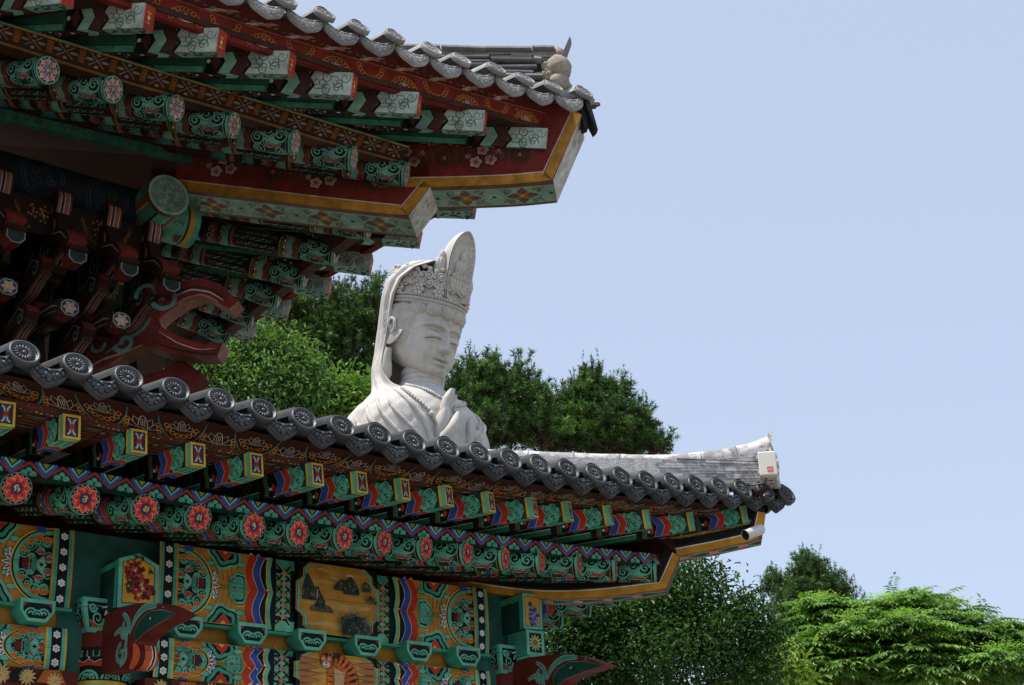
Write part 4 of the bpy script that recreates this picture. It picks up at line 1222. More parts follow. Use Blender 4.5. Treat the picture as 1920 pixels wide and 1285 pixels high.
        if cx < 0:
            for fx, fz, r in ((mx_ - .025, mz + .045, .058), (mx_ + .025, mz - .055, .070)):
                for _ in range(46):
                    a = rnd.uniform(0, 6.28); q = r * rnd.uniform(0, 1) ** .5
                    p.disc(fx + q * math.cos(a), fz + q * math.sin(a), rnd.uniform(.010, .018), rnd.choice([(.16, .012, .015), (.26, .02, .02), (.09, .008, .012), (.34, .05, .04)]), 7)
                p.disc(fx, fz, .010, (.6, .3, .25), 7)
            for fx, fz in ((mx_ - .065, mz - .07), (mx_ + .075, mz + .05), (mx_ - .02, mz + .125), (mx_ + .02, mz + .12), (mx_ - .06, mz - .03)):
                for _ in range(9): p.stroke([(fx, fz), (fx + rnd.uniform(-.03, .03), fz + rnd.uniform(-.026, .026))], [.014, .004], (.02, .05, .035))
        else:
            for _ in range(60):
                a = rnd.uniform(0, 6.28); q = .055 * rnd.uniform(0, 1) ** .5
                p.disc(mx_ + .012 + q * .8 * math.cos(a), mz - .035 + q * 1.3 * math.sin(a), rnd.uniform(.008, .014), rnd.choice([(.03, .05, .16), (.06, .10, .28), (.02, .03, .09), (.16, .2, .36)]), 7)
            p.disc(mx_ - .02, mz + .05, .02, (.05, .06, .12), 8)
        g.build("beam_end", "paint", root)
        if cx > 0:
            z0_, z1_ = bot - .175, bot - .003
            g = Geo(); g.box((xa + .02, YF, z0_), (xb, .1, z1_), (.06, .28, .2))
            p = Pen(g, lambda u, v, h: (u, YF - h, v), h=.001)
            p.rect(xa + .02, z0_, xb, z1_, J); p.rect(xa + .045, z0_ + .02, xb - .022, z1_ - .018, K)
            p.petals(mx_ + .01, (z0_ + z1_) / 2, .062, 12, (.5, .48, .2), None, .003, .22, 0, .014); p.disc(mx_ + .01, (z0_ + z1_) / 2, .014, OL, 8)
            g.box((xa + .03, YF - .02, z0_ - .02), (xb + .06, .02, z0_ - .002), J); g.build("beam_end_base", "paint", root)
        # bracket arm: beak pointing out of the wall
        g = Geo()
        zt = 3.545 if cx < 0 else 3.52
        UP = [(.10, zt + .02), (-.12, zt + .03), (-.35, zt + .008), (-.59, zt - .035), (-.75, zt - .095), (-.88, zt - .155)]
        DN = [(-.78, zt - .162), (-.62, zt - .162), (-.46, zt - .19), (-.385, zt - .215), (-.43, zt - .245), (-.455, zt - .29), (-.43, zt - .335), (-.37, zt - .362), (-.18, zt - .33), (.10, zt - .31)]
        out = [tuple(q[:2]) for q in smooth_line([(a, b, 0) for a, b in UP], 18, 1)] + [tuple(q[:2]) for q in smooth_line([(a, b, 0) for a, b in DN], 24, 1)]
        g.prism(out, lambda u, v, d: (cx + d, u, v), -.055, .055, (.12, .02, .015), (.16, .025, .018))
        for sd in (-1, 1):
            p = Pen(g, lambda u, v, h, sd=sd: (cx + sd * (.055 + h), u, v), h=.001)
            p.poly([(-.37, zt - .212), (-.36, zt - .15), (-.42, zt - .10), (-.54, zt - .075), (-.70, zt - .10), (-.86, zt - .155), (-.70, zt - .160), (-.50, zt - .178)], (.012, .075, .05), (.30, .27, .22), .006)
            for P, w, c in (([(-.30, zt - .15), (-.36, zt - .07), (-.48, zt - .035), (-.62, zt - .06)], .032, J2), ([(-.20, zt - .02), (-.26, zt - .05), (-.30, zt - .12), (-.24, zt - .16)], .026, J2), ([(-.10, zt - .12), (-.20, zt - .10), (-.28, zt - .17), (-.24, zt - .24)], .026, J2), ([(-.20, zt - .31), (-.27, zt - .28), (-.27, zt - .22)], .022, J2)):
                Q = resample([(a, b, 0) for a, b in P], 9); Q = [(a, b) for a, b, _ in smooth_line(Q, 12, 2)]
                p.stroke(Q, [(w + .010) * (.4 + .6 * math.sin(math.pi * (i + 1) / 13)) for i in range(12)], (.40, .45, .42)); p.stroke(Q, [w * (.4 + .6 * math.sin(math.pi * (i + 1) / 13)) for i in range(12)], c)
            for y, z, rr in ((-.235, zt - .125, .048), (-.20, zt - .245, .058)):
                p.spiral(y, z, rr, .030, (.40, .45, .42), 90, 1.2, sd); p.spiral(y, z, rr, .022, J2, 90, 1.2, sd)
            p.poly([(-.30, zt - .215), (-.37, zt - .208), (-.43, zt - .245), (-.453, zt - .29), (-.43, zt - .333), (-.372, zt - .358), (-.25, zt - .338), (-.31, zt - .28)], (.16, .012, .010))
            p.poly([(-.355, zt - .212), (-.39, zt - .222), (-.43, zt - .25), (-.453, zt - .29), (-.43, zt - .333), (-.372, zt - .358), (-.315, zt - .346), (-.36, zt - .285)], ORR)
            p.disc(-.55, zt - .115, .008, WH, 8); p.disc(-.58, zt - .13, .010, DB, 8); p.disc(-.70, zt - .085, .004, WH, 6)
        # belly stripes along the outer edge of the lower curl
        DNs = [q for q in out if q[1] < zt - .212 and q[0] < -.30]
        for w0, w1, c in ((-.05, -.022, (.10, .012, .012)), (-.022, .018, ORR), (.018, .024, WH), (.024, .036, K), (.036, .042, WH), (.042, .055, ORR)):
            g.add([(cx + w, q[0] - .004 - .0, q[1]) for q in DNs for w in (w0, w1)], [(2 * i, 2 * i + 1, 2 * i + 3, 2 * i + 2) for i in range(len(DNs) - 1)], c)
        g.build("bracket_arm", "paint", root)
    # ---------------- side wall behind the corner column
    g = Geo(); g.box((.10, .42, 3.235), (.24, 2.0, 4.06), (.03, .12, .10)); g.box((.10, 2.0, .6), (.3, 2.2, 4.1), BR); g.build("side_beam", "paint", root)
    return root
pavilion = build_pavilion()

# ---------------------------------------------------------------- things fixed to the pavilion
def build_fixtures():
    c = atS(1440, 874, -.10)
    t = thing("junction_box", "cream plastic junction box with a small red square fixed on the grey hip ridge", "junction box", tuple(c))
    M = frame(c, Vector((.707, -.707, 0)), Vector((.707, .707, 0)), Vector((0, 0, 1)))
    g = Geo(); g.bbox((-.062, -.028, -.088), (.062, .05, .088), (1.12, 1.06, .93), .008, M)
    g.build("box_body", "metal_white", t)
    g = Geo(); g.bbox((-.066, -.046, -.078), (.058, -.0285, .094), (1.2, 1.14, 1.0), .006, M)
    for z in (-.05, .06):
        g.box((.058, -.04, z - .012), (.070, -.01, z + .012), (.9, .85, .75), M); g.box((-.076, -.04, z - .012), (-.066, -.01, z + .012), (.9, .85, .75), M)
    g.build("box_lid", "metal_white", t)
    g = Geo(); p = Pen(g, lambda u, v, h: tuple(M @ Vector((u, -.047 - h, v))), h=.0005)
    p.rect(-.012, -.058, .030, -.020, (.95, .16, .20)); 
    for x in (-.004, .008, .020): p.ring(x, -.039, .005, .0025, (1.1, .8, .8), 0, 360, 8)
    g.build("red_label", "metal_white", t)
    g = Geo(); g.tube([M @ Vector(q) for q in ((-.02, .0, -.088), (-.03, .0, -.12), (-.08, .01, -.125), (-.14, .03, -.12))], .006, (.08, .08, .08), 6); g.build("cable", "metal_white", t)
    c = atS(1411, 1002, -.12); tip = atS(1397, 1003, -.20)
    t = thing("security_camera", "white cylindrical camera on the ochre end of the lower corner rafter", "camera", tuple(c))
    ax = Vector(atS(1428, 992, -.10)) - Vector(atS(1397, 1004, -.26)); p0 = Vector(atS(1397, 1004, -.26)); p1 = p0 + ax
    g = Geo(); u = ax.normalized()
    g.tube([p0, p0 + u * .004, p1 - u * .012, p1], [.036, .038, .038, .030], (1, 1, 1), 20, False)
    g.tube([p1 - u * .002, p1 + u * .002], .030, (.6, .6, .6), 16)
    g.build("housing", "metal_white", t)
    g = Geo(); g.tube([p0 + u * .012, p0 + u * .022], .0355, (.015, .015, .018), 20); g.build("lens", "metal_white", t)
    g = Geo(); q = p1 - u * .05
    g.tube([q, q + Vector((.05, .05, .02))], .012, (.7, .7, .7), 8); g.build("mount", "metal_white", t)
build_fixtures()
# ================================================================== the great hall behind, upper left
def build_hall():
    M = 2.73; S0 = 2.5; YU = .738
    root = thing("temple_hall", "tall weathered temple hall with red eave boards and pale grey tiles, upper left", "temple hall", (-4, 7, 0))
    UD = [(533, 3), (604.5, 28), (669, 52), (736, 69.5), (804.5, 94), (860, 112.5), (926, 130), (980, 149), (1033, 163)]
    D = [atY(x, y, YU) for x, y in UD]
    D = [D[0] + np.array((-.352 * k, 0, -.012 * k)) for k in range(6, 0, -1)] + D
    D.append(D[-1] + np.array((.36, -.02, .055)))
    eave_tiles(root, D, M, .094, .35, .19, "pale_tile", .19, 7.0, tilt=-35.0, plain=True, side=3, dz=-.05, lean=.28)
    # hip ridge of loose stacked tiles
    fs = 2.60
    def hip(a, z, d): return (fs / 2 + a / math.sqrt(2) + d / math.sqrt(2), fs / 2 - a / math.sqrt(2) + d / math.sqrt(2), z)
    def ha(x, y):
        p = atS(x, y, fs); return ((p[0] - p[1]) / math.sqrt(2), p[2])
    rnd = random.Random(11); W = .24
    a1 = ha(1040, 90)[0]; T0 = ha(700, 76); T1 = ha(1048, 80)
    zt = lambda a: T0[1] + (T1[1] - T0[1]) * (a - T0[0]) / (T1[0] - T0[0])
    H = (ha(1040, 82)[1] - ha(1040, 160)[1])
    g = Geo()
    for k in range(7):
        a = -4.2 + rnd.uniform(0, .3)
        while a < a1 - .02:
            L = rnd.uniform(.36, .5); b = min(a + L, a1 - (.13 if k < 5 else 0.0))
            if b - a < .05: break
            z0 = zt(a) - H + H * (k + .1) / 7.6 + rnd.uniform(-.012, .012); z1 = zt(b) - H + H * (k + .1) / 7.6 + rnd.uniform(-.012, .012)
            t = rnd.uniform(-.05, .03); c = rnd.uniform(.75, 1.25); hh = .022
            g.loft([[hip(a, z0, t), hip(a, z0 + hh, t + .004), hip(a, z0 + hh + .012, W - t), hip(a, z0, W - t)], [hip(b, z1, t), hip(b, z1 + hh, t + .004), hip(b, z1 + hh + .012, W - t), hip(b, z1, W - t)]], (c, c, c), True, True)
            a = b + rnd.uniform(.002, .02)
            if b >= a1 - .15: break
    g.build("hip_ridge", "pale_tile", root)
    g = Geo()
    g.loft([[hip(a, zt(a) - H * 1.15, .05), hip(a, zt(a) - .10, .05), hip(a, zt(a) - .10, W - .05), hip(a, zt(a) - H * 1.15, W - .05)] for a in (-4.2, a1 - .12)], (.16, .15, .13), True, True)
    g.build("ridge_core", "mortar", root)
    g = Geo(); a = -4.2
    while a < a1:
        b = min(a + .36, a1); c = rnd.uniform(.95, 1.5)
        g.tube([hip(a, zt(a) - .075, W / 2), hip(b - .006, zt(b) - .075, W / 2)], [.082, .078], (c, c * .97, c * .93), 12)
        a = b
    g.build("ridge_cover", "pale_tile", root)
    g = Geo()                                         # mortar lumps closing the ridge end
    for x, y, r in ((1050, 127, .15), (1053, 156, .13), (1040, 146, .09), (1038, 126, .08), (1030, 136, .05), (1058, 172, .07)):
        a, z = ha(x, y)
        for q in range(5):
            g.ball(hip(a - .03 + rnd.uniform(-.03, .02), z + rnd.uniform(-.02, .02), W / 2 - .06 + rnd.uniform(-.07, .05)), (r * rnd.uniform(.6, .85),) * 3, W1, 9, 6)
    a, z = ha(1050, 92); g.ball(hip(a - .02, z, W / 2), (.06, .06, .10), W1, 8, 6)
    for q in range(34):
        x, y = rnd.uniform(1026, 1062), rnd.uniform(118, 174); a, z = ha(x, y)
        g.ball(hip(a - .03, z, W / 2 - rnd.uniform(.02, .13)), rnd.uniform(.02, .05), W1, 7, 5)
    g.v = [(v[0] + rnd.uniform(-.011, .011), v[1] + rnd.uniform(-.011, .011), v[2] + rnd.uniform(-.011, .011)) for v in g.v]
    g.build("ridge_mortar", "mortar", root)
    g = Geo()
    for P, w in (([(990, 112), (1030, 106), (1050, 101), (1058, 88), (1064, 72), (1068, 62)], .11),):
        q = [ha(*p) for p in P]; n = len(q)
        g.loft([[hip(a, z - .02, W / 2 - w * (1 - .12 * i)), hip(a, z + .018, W / 2 - w * (1 - .12 * i)), hip(a + .006, z + .018, W / 2 + w * (1 - .12 * i)), hip(a + .006, z - .02, W / 2 + w * (1 - .12 * i))] for i, (a, z) in enumerate(q)], (.55, .55, .57), True, True)
    for (x, y) in ((1061, 132), (1063, 158)):
        a, z = ha(x, y); disc_face(g, .085, (.5, .5, .5), 8, frame(hip(a, z, W / 2), (.707, -.707, 0), (.707, .707, 0), (0, 0, 1)))
    g.build("ridge_end_tile", "pale_tile", root)
    # corner cover tile with the dark side drips hanging from it
    g = Geo(); cs = lambda x, y, s=2.62: Vector(atS(x, y, s))
    g.tube([cs(1052, 183), cs(1080, 179), cs(1098, 184), cs(1108, 193)], [.062, .07, .066, .05], W1, 12)
    for P, w in (([(1096, 190), (1104, 212), (1112, 232), (1118, 247)], .11), ([(1088, 196), (1094, 220), (1098, 243)], .09)):
        n = len(P); e = Vector((.5, .86, 0))
        g.loft([[cs(x - 8 + 2 * i, y) - e * w * (1 - .2 * i), cs(x + 8 - 2 * i, y) - e * w * .3, cs(x + 8 - 2 * i, y) + e * w * (1 - .2 * i), cs(x - 8 + 2 * i, y) + e * w] for i, (x, y) in enumerate(P)], (.07, .07, .075), True, True)
    g.build("corner_tile", "pale_tile", root)
    # ---------------- red board with gold chains, and the flowered strip above it
    lo = [atY(x, y, YU + .27) for x, y in [(292, 31), (386, 62.5), (427, 76.6), (513, 103), (556.6, 113), (633, 138), (672.5, 152), (752, 175), (840, 199), (935, 222), (1026, 242)]]
    hi = [atY(x, y, YU + .22) for x, y in [(342, 3), (420, 31), (480, 52), (580, 84), (654, 106), (729, 128), (818, 154), (937, 190), (1024, 212)]]
    def ext(P, n=1.9):
        d = (P[0] - P[2]); d = d / abs(d[0]); return [P[0] + d * n] + P
    lo = ext(lo); hi = ext(hi, lo[1][0] - lo[0][0] + (hi[0][0] - lo[1][0]) + .0)
    top = [d + np.array((0, .09, -.085)) for d in D]; top[-1] = top[-1] + np.array((-.12, 0.1, 0))
    for mm in (None,):
        rb = Ribbon(lo, hi, .22, mm, back=(0, .05, 0)); g = Geo(); rb.body(g, (.20, .021, .016)); p = Pen(g, rb.fn, h=.001)
        gold = (.50, .24, .035)
        for k in range(-1, 16):
            u = rb.L - .95 - k * .695
            if u < .2: break
            chain(p, u, .03, .25, .125, gold, 1, .006, 11); lotus(p, u, .045, .13, .075, (.60, .48, .42), .006)
            u -= .3475
            if u > .2: chain(p, u, .19, .24, .125, gold, -1, .006, 10)
        if rb.L > .4: chain(p, rb.L - .28, .19, .18, .12, gold, -1, .006, 8)
        p.stroke([(q, .212) for q in np.linspace(0, rb.L, 70)], .006, (.40, .20, .10))
        g.build("eave_board", "old_paint", root)
        rb = Ribbon(hi, top, .2, mm, back=(0, .10, .02)); g = Geo(); rb.body(g, (.10, .014, .012)); p = Pen(g, rb.fn, h=.001)
        for k in range(20):
            u = rb.L - .62 - k * .365
            if u < .1: break
            for c in range(6): p.disc(u + .036 * math.cos(c * 1.047), .055 + .036 * math.sin(c * 1.047), .018, (.55, .42, .36) if c > 2 else (.38, .2, .12), 9)
            p.disc(u, .055, .018, (.45, .24, .05), 8)
            for s in (-1, 1):
                for e in range(3): p.disc(u + s * (.075 + .034 * e), .05 + .012 * (e % 2), .011 - .002 * e, (.36, .24, .17), 6)
        g.build("tile_board", "old_paint", root)
    # ---------------- flying rafters
    U = [(127, -13), (279, 34), (415, 80), (546.6, 122.5), (664, 162.5), (786, 198), (909.5, 231), (1026.5, 264)]
    ph = (24, 30, 34, 37.5, 41, 43.5, 45.5, 47); al = (15, 14.5, 13.5, 12.5, 11.5, 10.5, 9.5, 8.5)
    fm = flying_mesh("flying_rafter", .135, .195, 1.9, "old_paint", True)
    pts = [(atY(x, y, YU + .22), f, a) for (x, y), f, a in zip(U, ph, al)]
    pts = [(pts[0][0] + np.array((-.63, 0, -.03)), 20, 15)] + pts
    for q, f, a in pts: place("flying_rafter", fm, root, rod_frame(q, f, a, 13))
    SD = []                                           # ends along the side eave, first the one nearest the corner
    for (x, y), zz, f, a in zip([(900, 404), (797, 460), (705, 512), (628, 556), (551, 598), (486, 640)], (8.60, 8.52, 8.46, 8.42, 8.40, 8.38), (47, 44, 40, 36, 31, 26), (9, 10, 11, 12, 13, 14)):
        r = ray(x - 9, y - 15); q = CAM + (zz - CAM[2]) / r[2] * r
        SD.append(q); place("flying_rafter", fm, root, rod_frame(q, 90 - f, a, -8))
    SL = [mir(pts[-1][0], M)] + SD + [SD[-1] + np.array((-.05, 1.2, 0))]
    roof_deck(root, D + [np.array((M / 2 + .66, M / 2 - .66, D[-1][2] + .02))], M, "pale_tile", .19, 7.0, -.06, .06, [(M / 2 + .66, M / 2 - .66, D[-1][2] - .04)] + [q + np.array((.12, 0, .46)) for q in SL])
    for nm, lo_, hi_ in (("eave_board", (-.06, 0, .10), (.0, 0, .31)), ("tile_board", (0, 0, .31), (.10, 0, .50))):
        g = Geo(); rb = Ribbon([q + np.array(lo_) for q in SL], [q + np.array(hi_) for q in SL], .2, None, back=(-.06, 0, 0)); rb.body(g, (.22, .024, .018) if nm == "eave_board" else (.09, .014, .012)); g.build(nm, "old_paint", root)
    # ---------------- lattice painted board over the round rafters
    YB = YU + 1.05
    bl = ext([atY(x, y, YB) for x, y in [(0, 82), (181, 140.6), (300, 175), (415, 207), (512.5, 238), (615, 269), (750, 306)]], 1.2)
    bt = ext([atY(x, y, YB + .02) for x, y in [(0, 40), (200, 101), (280, 126.5), (480, 187), (587.5, 220), (767.5, 275)]], 1.2)
    for mm in (None, M):
        rb = Ribbon(bl, bt, .20, mm, back=(0, .12, 0)); g = Geo(); rb.body(g, (.07, .028, .016)); p = Pen(g, rb.fn, h=.001)
        us = np.linspace(0, rb.L, 70)
        p.stroke([(u, .012) for u in us], .024, (.22, .12, .04)); p.stroke([(u, .032) for u in us], .006, K)
        p.stroke([(u, .188) for u in us], .016, (.50, .25, .045)); p.stroke([(u, .197) for u in us], .010, (.10, .38, .25))
        st = .26
        for i in range(int(rb.L / st)):
            u = rb.L - .1 - i * st
            for s in (-1, 1): p.stroke([(u - .065 * s, .055), (u + .065 * s, .165)], .010, (.36, .20, .15))
            v = u - st / 2
            if v < .1: break
            for e in (-.018, -.006, .006, .018):
                p.stroke([(v + e, .055), (v + e, .165)], .006, (.40, .15, .045))
                p.stroke([(v - .03, .11 + e * 2.6), (v + .03, .11 + e * 2.6)], .005, (.36, .13, .04))
            for x, y, a, b in ((u, .158, .018, .014), (u, .055, .018, .014), (v - .065, .11, .034, .013), (v + .065, .11, .034, .013)): p.disc(x, y, a, (.24, .31, .25), 8, b)
        g.build("patterned_board", "old_paint", root)
    # ---------------- round rafters
    UR = [(90, 132), (212, 168), (331, 203), (439, 235.5), (554, 268), (664, 297), (763, 327)]
    ph = (18, 27, 33, 38, 42, 45, 47); al = (19, 19, 18, 17, 16, 15, 14)
    rm = rafter_mesh("round_rafter", .112, 2.6, "old_paint", True)
    rp = [(atY(x, y, YB), f, a) for (x, y), f, a in zip(UR, ph, al)]
    rp = [(rp[0][0] + np.array((-.55, 0, -.02)), 14, 19)] + rp
    for q, f, a in rp: place("round_rafter", rm, root, rod_frame(q, f, a, 9 * math.sin(q[0] * 5)))
    for q, f, a in rp[1:]: place("round_rafter", rm, root, rod_frame(mir(q, M) + np.array((0, .25, .10)), 90 - f, a))
    # soffits
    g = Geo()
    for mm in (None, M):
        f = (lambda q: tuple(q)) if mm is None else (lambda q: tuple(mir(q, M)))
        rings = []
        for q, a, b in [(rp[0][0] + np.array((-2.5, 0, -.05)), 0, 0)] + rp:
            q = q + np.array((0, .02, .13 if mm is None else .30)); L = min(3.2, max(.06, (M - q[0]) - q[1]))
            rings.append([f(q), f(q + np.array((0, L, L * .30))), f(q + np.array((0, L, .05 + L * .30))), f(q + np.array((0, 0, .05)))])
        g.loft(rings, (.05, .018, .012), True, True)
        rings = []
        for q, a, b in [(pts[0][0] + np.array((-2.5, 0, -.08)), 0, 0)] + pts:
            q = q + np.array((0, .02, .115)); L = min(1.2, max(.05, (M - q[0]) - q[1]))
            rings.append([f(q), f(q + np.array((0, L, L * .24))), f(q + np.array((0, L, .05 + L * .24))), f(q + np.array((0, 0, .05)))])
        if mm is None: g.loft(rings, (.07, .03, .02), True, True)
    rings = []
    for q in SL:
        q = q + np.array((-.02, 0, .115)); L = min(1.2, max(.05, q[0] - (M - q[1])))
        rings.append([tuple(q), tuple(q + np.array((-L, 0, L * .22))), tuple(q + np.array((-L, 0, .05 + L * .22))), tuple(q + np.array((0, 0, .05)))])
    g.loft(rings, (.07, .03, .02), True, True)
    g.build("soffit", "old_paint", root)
    # ---------------- corner rafters
    corner_piece(root, S0, "corner_rafter", [(330, 355), (480, 373), (620, 390), (766, 405)], [(800, 300), (330, 255)], [(808, 349)], .45, True, "old_paint")
    corner_piece(root, S0, "corner_flying_rafter", [(700, 352), (850, 350), (960, 346), (1037, 338)], [(1060, 190), (740, 235)], [(1090, 215)], .44, True, "old_paint")
    # ---------------- crossing purlins at the corner
    YP, ZP, XE = 3.80, 8.35, -.60
    r = .205
    g = Geo(); g.tube([(-7, YP, ZP), (XE, YP, ZP)], r, (.008, .012, .018), 28)
    p = Pen(g, lambda u, v, h: (XE - u, YP - (r + h) * math.cos(v / r), ZP + (r + h) * math.sin(v / r)), edge=(1 / .4, 1 / .03), h=.002)
    A = math.pi / 2 * r
    p.rect(0, -A * 1.6, .06, A, (.09, .3, .22)); p.rect(.06, -A * 1.6, .11, A, (.42, .22, .04)); p.rect(.11, -A * 1.6, .13, A, K); p.rect(.13, -A * 1.6, .62, A, (.09, .30, .22))
    for v in (-.27, .02):
        p.disc(.36, v, .075, (.06, .2, .15), 14); p.petals(.36, v, .07, 12, K, None, .004, .22, 0, .012)
        for q in range(8): p.stroke([(.17 + .03 * q, v - .13 + .01 * (q % 3)), (.18 + .03 * q, v - .10)], .006, K)
    p.poly([(.15, -.20), (.22, -.22), (.2, -.3), (.15, -.31)], (.14, .03, .02)); p.poly([(.62, -.05), (.54, -.1), (.5, -.17), (.56, -.24), (.62, -.24)], (.14, .03, .02))
    for k in range(9):
        u = .95 + k * .62
        for rr in (.20, .17): p.ring(u, -.06 + .05 * (k % 2), rr, .016, (.018, .032, .06), 0, 360, 20)
        for q in range(4): p.spiral(u + .08 * math.cos(q * 1.57 + .4), -.06 + .05 * (k % 2) + .08 * math.sin(q * 1.57 + .4), .055, .012, (.02, .045, .075), q * 90, 1.4)
    g.build("purlin", "old_paint", root)
    XP = M - YP; YE_ = M - XE
    g = Geo(); g.tube([(XP, YE_, ZP), (XP, YE_ + 4, ZP)], r, (.06, .16, .12), 28)
    p = Pen(g, lambda u, v, h: (XP - (r + h) * math.cos(v / r), YE_ + u, ZP + (r + h) * math.sin(v / r)), edge=(1 / .4, 1 / .03), h=.002)
    p.rect(0, -A * 1.7, .05, A * 1.2, (.16, .06, .025)); 
    for v0, v1, c in ((-.62, -.5, (.05, .2, .15)), (-.5, -.47, (.5, .27, .04)), (-.47, -.40, (.16, .06, .025)), (-.40, -.38, K), (-.38, -.25, (.10, .34, .25)), (-.25, -.23, K), (-.23, -.12, (.05, .2, .15)), (-.12, -.10, (.42, .2, .04)), (-.1, -.02, (.14, .05, .02)), (-.02, .3, (.05, .17, .13))): p.rect(.05, v0, 1.5, v1, c)
    e = Pen(g, lambda u, v, h: (XP + u, YE_ - h, ZP + v), h=.001)
    e.disc(0, 0, r * .99, (.26, .44, .36), 28); e.disc(0, 0, r * .87, (.16, .24, .21), 28)
    rnd = random.Random(5)
    for q in range(60):
        a, rr = rnd.uniform(0, 6.28), rnd.uniform(0, .8) * r
        e.disc(rr * math.cos(a), rr * math.sin(a), rnd.uniform(.006, .02), rnd.choice([(.22, .31, .28), (.10, .16, .14), (.28, .34, .31)]), 7)
    g.build("purlin", "old_paint", root)
    # green strip and flowered board where the rafters meet the purlin
    for px, hh, yy, c in (([(0, 222), (150, 256), (300, 292), (420, 318)], .11, 3.35, (.03, .13, .09)), ([(0, 202), (150, 238), (300, 274), (420, 300)], .17, 3.32, (.010, .014, .022))):
        Bq = [atY(x, y, yy) for x, y in px]; Bq = [Bq[0] * 2 - Bq[1]] + Bq
        rb = Ribbon(Bq, [q + np.array((0, -.03, hh)) for q in Bq], hh, None, back=(0, .06, 0)); g = Geo(); rb.body(g, c); p = Pen(g, rb.fn, h=.001); rnd2 = random.Random(4)
        for q in range(int(rb.L / .11)):
            u = .08 + q * .11
            if hh > .15: flower6(p, u, .05 + .07 * rnd2.random(), .032, (.40, .20, .16), YE); p.spiral(u + .05, .06, .03, .008, (.05, .12, .14), 60 * q, 1.2)
            else: p.spiral(u, .055, .04, .010, (.015, .06, .045), 90 * q, 1.4)
        g.build("purlin_board", "old_paint", root)
    # beam under the purlin with painted berries
    g = Geo(); g.box((-7, YP - .10, 7.80), (-1.02, YP + .10, 8.16), (.028, .014, .010))
    g.box((XP - .1, YE_ + .45, 7.80), (XP + .1, YE_ + 4, 8.16), (.028, .014, .010))
    p = Pen(g, lambda u, v, h: (u, YP - .10 - h, v), h=.001); rnd = random.Random(8)
    for k in range(8):
        x = -1.5 - k * .62
        for q in range(26):
            a, b = rnd.gauss(0, .07), rnd.gauss(0, .06); p.disc(x + a, 7.99 + b, .011, (.40, .16, .03), 7)
        for s in (-1, 1):
            for q in range(4): p.stroke([(x + s * (.08 + .03 * q), 7.86 + .04 * q), (x + s * (.18 + .02 * q), 7.90 + .05 * q), (x + s * (.20 + .01 * q), 8.02 + .03 * q)], [.003, .009, .003], (.20, .11, .05))
    g.build("purlin_beam", "old_paint", root)
    # ---------------- bracket sets: stacked tongues
    g = Geo()
    def strip(g, X, P, w, t, stripes, over=False):
        """tongue swept along P = [(y, z)] with painted stripes along its front"""
        Q = smooth_line([(a, b, 0) for a, b in P], 16, 2)[:, :2]; n = len(Q); rings = []; fr = []
        for i in range(n):
            d = Q[min(i + 1, n - 1)] - Q[max(i - 1, 0)]; d = d / np.linalg.norm(d); nn = np.array((-d[1], d[0]))
            if (nn[0] * .45 + nn[1] * .9 > 0) != over: nn = -nn
            a = Q[i] + nn * t / 2; b = Q[i] - nn * t / 2
            rings.append([(X - w / 2, a[0], a[1]), (X + w / 2, a[0], a[1]), (X + w / 2, b[0], b[1]), (X - w / 2, b[0], b[1])]); fr.append((Q[i] + nn * (t / 2 + .003)))
        g.loft(rings, (.04, .016, .012), True, True)
        x = 0
        for frac, c in stripes:
            g.add([(X - w / 2 + w * (x + e), q[0], q[1]) for q in fr for e in (0, frac)], [(2 * i, 2 * i + 1, 2 * i + 3, 2 * i + 2) for i in range(n - 1)], c); x += frac
    PKD = (.22, .085, .06)
    ST = [(.2, PKD), (.06, (.4, .34, .3)), (.18, (.03, .012, .01)), (.06, (.4, .34, .3)), (.30, PKD), (.05, (.4, .34, .3)), (.15, (.10, .03, .02))]
    RC = [(1.0, (.17, .022, .018))]
    ups = [(-65, 402), (30, 440), (146, 479), (243, 503), (322, 532)]
    def octagon(g, c, r, flower):
        f = lambda u, v, h: (c[0] + u, c[1] - h, c[2] + v)
        P = [(r * math.cos(math.pi / 8 + k * math.pi / 4), r * .92 * math.sin(math.pi / 8 + k * math.pi / 4)) for k in range(8)]
        g.prism(P, lambda u, v, d: (c[0] + u, c[1] + d, c[2] + v), 0, .16, (.16, .028, .02))
        p = Pen(g, f, h=.002); p.poly(P, (.20, .25, .23)); p.poly([(a * .88, b * .88) for a, b in P], (.02, .035, .03))
        if flower:
            p.petals(0, 0, r * .75, 6, (.42, .30, .25), (.2, .1, .08), .005, .7); p.disc(0, 0, r * .18, YE, 8)
    for i, (px, py) in enumerate(ups):
        g = Geo(); tip = atY(px, py, 3.15); X, y0, z0 = tip
        lower = i < 4
        # upper arm: hooked cap, striped underside running back, crests above
        strip(g, X, [(y0 + .03, z0 + .02), (y0 + .10, z0 + .18), (y0 + .24, z0 + .28), (y0 + .45, z0 + .35), (y0 + .62, z0 + .35)], .165, .13, RC, True)
        octagon(g, (X, y0, z0), .088, False)
        strip(g, X, [(y0 + .17, z0 + .16), (y0 + .34, z0 + .13), (y0 + .52, z0 + .03), (y0 + .78, z0 - .02), (y0 + 1.0, z0 + .0)], .15, .10, ST)
        strip(g, X, [(y0 + .70, z0 + .62), (y0 + .56, z0 + .60), (y0 + .48, z0 + .50), (y0 + .50, z0 + .38)], .14, .10, ST)
        strip(g, X, [(y0 + .64, z0 + .90), (y0 + .50, z0 + .86), (y0 + .42, z0 + .74), (y0 + .46, z0 + .60)], .13, .10, ST)
        out = [(y0 + .30, z0 + .30), (y0 + .40, z0 - .02), (y0 + .85, z0 - .16), (y0 + .55, z0 - 1.2), (y0 + 1.6, z0 - 1.2), (y0 + 1.6, z0 + .75), (y0 + .5, z0 + .8)]
